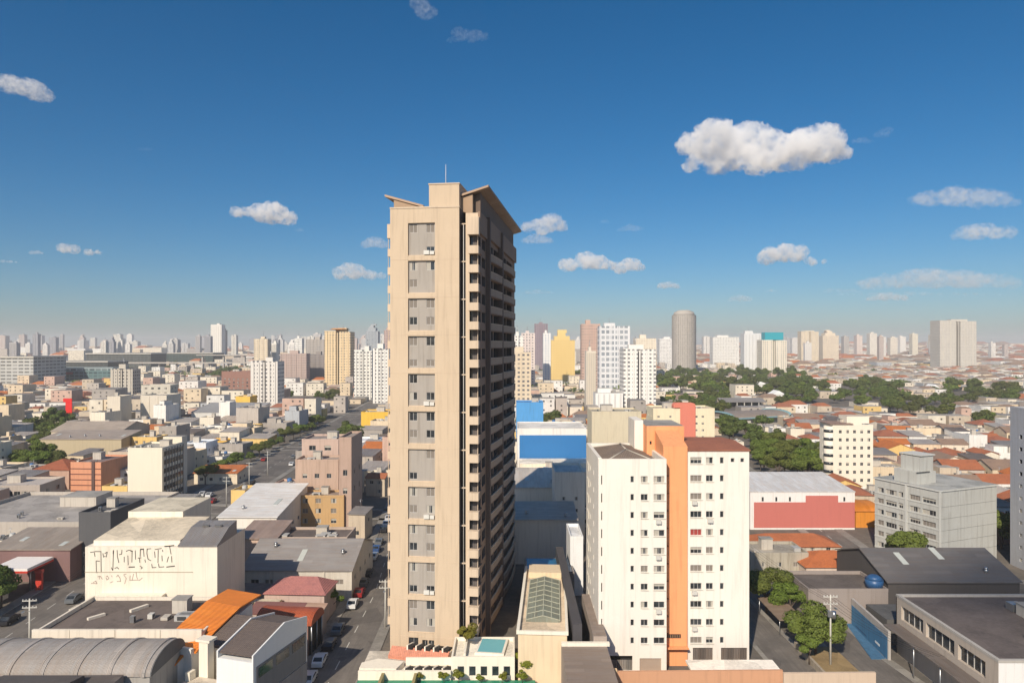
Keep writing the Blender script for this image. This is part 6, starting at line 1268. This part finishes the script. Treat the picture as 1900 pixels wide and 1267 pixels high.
# ------------------------------------------------------------------ clouds (outside the haze box) and haze
def volmat(name, dens, col, aniso):
    m = bpy.data.materials.new(name); m.use_nodes = True; N = m.node_tree.nodes; L = m.node_tree.links
    N.remove(N['Principled BSDF']); v = N.new('ShaderNodeVolumePrincipled')
    v.inputs['Density'].default_value = dens; v.inputs['Color'].default_value = (*col, 1); v.inputs['Anisotropy'].default_value = aniso
    L.new(v.outputs[0], N['Material Output'].inputs['Volume']); return m
def cloudmat(name, dens, H):
    m = bpy.data.materials.new(name); m.use_nodes = True; N = m.node_tree.nodes; L = m.node_tree.links
    N.remove(N['Principled BSDF']); v = N.new('ShaderNodeVolumePrincipled')
    n1 = noise_(N, L, 3.2/H, 8, 0.68); n2 = noise_(N, L, 12.0/H, 6, 0.7)
    f = math_(N, L, 'ADD', math_(N, L, 'MULTIPLY', n1, .72), math_(N, L, 'MULTIPLY', n2, .28))
    k = N.new('ShaderNodeMapRange'); k.interpolation_type = 'SMOOTHSTEP'; k.inputs[1].default_value = .42; k.inputs[2].default_value = .66; k.inputs[4].default_value = dens*1.5; L.new(f, k.inputs[0])
    L.new(k.outputs[0], v.inputs['Density']); v.inputs['Color'].default_value = (1, 1, 1, 1); v.inputs['Anisotropy'].default_value = -0.1
    L.new(v.outputs[0], N['Material Output'].inputs['Volume']); m.cycles.volume_step_rate = 1.0 if hasattr(m.cycles, 'volume_step_rate') else 1.0; return m
def cloud(px, py, wpx, hpx, label, zc=None, dens=0.02, seed=0, tilt=0.0, lumps=None, puffs=None):
    Y = 5200.0 if zc is None else (zc-CAM_H)*F/(CY-py)
    k = Y/F; W = wpx*k; H = hpx*k; r = random.Random(seed)
    mb = bpy.data.meshes.new('cloud_puffs')
    import bmesh
    bm = bmesh.new()
    n = lumps or max(5, int(6+wpx/14))
    for (qx, qy, qr) in (puffs or []):
        qr *= .84
        for j in range(5):
            rr = qr*k*r.uniform(.75, 1.12); M = Matrix.Translation(((qx-px)*k+r.uniform(-.5, .5)*qr*k, r.uniform(-.8, .8)*qr*k, (py-qy)*k+r.uniform(-.35, .25)*qr*k)) @ Matrix.Diagonal((rr*1.3, rr*1.2, rr*.92, 1)); bmesh.ops.create_icosphere(bm, subdivisions=3, radius=1.0, matrix=M)
    for i in range(0 if puffs else n):
        t = (i+0.5)/n; u = (t-0.5)*2
        env = (1-abs(u)**2.2)
        x = u*W*0.42+r.uniform(-.04, .04)*W; rr = H*(0.20+0.26*env*r.uniform(0.6, 1.15))
        z = -H*0.30+rr*0.75+r.uniform(0, 0.22)*H*env+math.tan(tilt)*x
        M = Matrix.Translation((x, r.uniform(-.5, .5)*H*1.2, z)) @ Matrix.Diagonal((rr*r.uniform(1.2, 2.0), rr*1.6, rr, 1))
        bmesh.ops.create_icosphere(bm, subdivisions=3, radius=1.0, matrix=M)
    bm.to_mesh(mb); bm.free()
    o = place('cloud', mb, None, (XW(px, Y), Y, ZW(py, Y)))
    rm = o.modifiers.new('remesh', 'REMESH'); rm.mode = 'VOXEL'; rm.voxel_size = max(H/26, 2.0)
    t = bpy.data.textures.new('puffs', 'CLOUDS'); t.noise_scale = H*0.22; t.noise_depth = 5
    d = o.modifiers.new('billow', 'DISPLACE'); d.texture = t; d.strength = H*(0.30 if puffs is None else .22); d.mid_level = 0.55; d.texture_coords = 'GLOBAL'
    t2 = bpy.data.textures.new('puffs_fine', 'CLOUDS'); t2.noise_scale = H*0.06; t2.noise_depth = 3
    d2 = o.modifiers.new('fine', 'DISPLACE'); d2.texture = t2; d2.strength = H*0.14; d2.mid_level = 0.5; d2.texture_coords = 'GLOBAL'
    mb.materials.append(cloudmat('cloud_vapour', dens*dens_k/k**0.5, H))
    return tag(o, label, 'cloud')
dens_k = 1.0
PUFF = {0: [(1330, 262, 38), (1296, 264, 26), (1272, 268, 17), (1412, 258, 46), (1372, 282, 38), (1455, 284, 40), (1500, 264, 42), (1538, 272, 30), (1408, 296, 30), (1330, 300, 24), (1285, 304, 15), (1350, 285, 36), (1550, 285, 18), (1480, 290, 30)],
 3: [(438, 393, 12), (462, 394, 12), (490, 396, 20), (510, 394, 21), (532, 405, 15)], 11: [(978, 420, 13), (1000, 415, 14), (1022, 412, 20), (1042, 418, 13), (1008, 428, 12)],
 13: [(1055, 493, 16), (1090, 482, 19), (1112, 486, 16), (1128, 492, 10)], 14: [(1150, 496, 13), (1170, 492, 14), (1186, 496, 9)], 19: [(1430, 476, 16), (1455, 470, 19), (1478, 472, 18), (1505, 483, 10), (1530, 485, 5)],
 9: [(630, 506, 15), (655, 503, 17), (685, 510, 12), (708, 512, 9)], 5: [(118, 460, 12), (140, 463, 9), (165, 468, 7), (182, 468, 6)]}
CL = [
 (1405, 268, 300, 92, 'large puffy white cloud with three humps high above the salmon topped tower', 900, .05),
 (1600, 262, 46, 12, 'thin wispy cloud just beside the large puffy cloud', 900, .006),
 (1640, 247, 20, 18, 'tiny slanted wisp beyond the thin wispy cloud', 900, .005),
 (490, 396, 128, 42, 'white cumulus cloud with a flat tail high beside the tall beige tower', 900, .05),
 (556, 428, 20, 8, 'tiny scrap of cloud under the tail of the white cumulus', 900, .008),
 (145, 462, 86, 26, 'small white cloud low above the horizon of the hazy towers', 900, .04),
 (66, 469, 32, 8, 'small flat streak of cloud beside the small white cloud', 900, .03),
 (15, 486, 40, 6, 'thin flat cloud streak at the edge of the sky, lowest on that side', 900, .03),
 (40, 166, 110, 34, 'ragged cloud sloping down, high at the edge of the sky', 900, .03),
 (655, 506, 120, 32, 'low white cloud partly behind the balconies of the beige tower', 900, .03),
 (693, 453, 50, 22, 'small cloud touching the upper balconies of the beige tower', 900, .015),
 (1012, 420, 92, 40, 'puffy cloud beside the brown eaves of the beige tower roof', 900, .03),
 (998, 446, 58, 20, 'faint lower lobe of the cloud beside the tower eaves', 900, .012),
 (1090, 487, 108, 42, 'white cumulus with a raised middle dome low in the sky', 900, .04),
 (1163, 494, 66, 24, 'small rounded cumulus joined to the domed cumulus', 900, .04),
 (1122, 412, 16, 8, 'tiny faint tuft between the eaves cloud and the rounded dome tower', 900, .006),
 (1168, 425, 54, 14, 'faint stretched wisp below the tiny tuft', 900, .007),
 (1240, 531, 46, 14, 'small bright cloud above the grey round topped tower', 900, .03),
 (997, 543, 70, 9, 'flat faint cloud streak just above the yellow tower', 900, .010),
 (1475, 472, 130, 38, 'white cumulus with a trailing tail above the teal roofed tower', 900, .04),
 (1785, 370, 250, 38, 'long grey flat cloud at the side of the sky, highest there', 900, .009),
 (1830, 432, 120, 32, 'grey lens shaped cloud under the long flat cloud', 900, .014),
 (1745, 523, 360, 40, 'long low grey cloud bank above the tall twin shafted tower', 900, .007),
 (1700, 546, 400, 9, 'long hair thin streak of cloud right under the low grey bank', 900, .008),
 (1560, 540, 90, 10, 'short faint streak of cloud at the near end of the low grey bank', 900, .008),
 (1645, 553, 90, 17, 'small bright cloud under the long low bank', 900, .02),
 (1372, 556, 50, 14, 'small faint cloud low over the white office slabs', 900, .012),
 (1432, 540, 26, 6, 'tiny bright cloud above the teal roofed tower', 900, .015),
 (785, 16, 22, 32, 'small torn wisp at the very top of the sky', 1300, .008),
 (868, 68, 80, 22, 'thin drifting wisp near the top of the sky above the tower mast', 1300, .005),
 (270, 278, 44, 7, 'very faint streak alone in the blue sky', 900, .003),
]
for i, (px, py, w, h, lab, zc, dn) in enumerate(CL):
    cloud(px, py, w, h, lab, zc, dn, seed=i+3, puffs=PUFF.get(i), tilt=-0.25 if i == 8 else (-.12 if i in (3, 5) else 0))
cm_ = bpy.data.meshes.new('cloud_puffs'); import bmesh; bm = bmesh.new(); r = random.Random(4)  # added cloud out of view, placed toward the sun to shade the lower right
for i in range(26):
    a = r.uniform(0, 6.28); d = math.sqrt(r.random())
    bmesh.ops.create_icosphere(bm, subdivisions=2, radius=1.0, matrix=Matrix.Translation((math.cos(a)*d*38, math.sin(a)*d*26, r.uniform(-6, 8))) @ Matrix.Diagonal((r.uniform(12, 20), r.uniform(10, 16), r.uniform(7, 12), 1)))
bm.to_mesh(cm_); bm.free(); cm_.materials.append(volmat('cloud_vapour', .05, (.998, .998, .998), 0))
_k = 600/math.tan(R(SUN_EL)); o = place('cloud', cm_, None, (116-math.sin(R(SUN_AZ))*_k, 112-math.cos(R(SUN_AZ))*_k, 600)); rm = o.modifiers.new('remesh', 'REMESH'); rm.mode = 'VOXEL'; rm.voxel_size = 3.0
tag(o, 'small cloud added out of view overhead to shade the black roofed warehouse and corner building', 'cloud')
hz = MB(); hz.box(-6500, 6500, -300, 9000, -3, 150, None)
hz.mats = [volmat('haze_air', 1.4e-4, (.97, 0.965, 0.965), 0.0)]; hz.m = [0]*len(hz.m)
tag(hz.build('haze'), None, None, None, 'stuff')
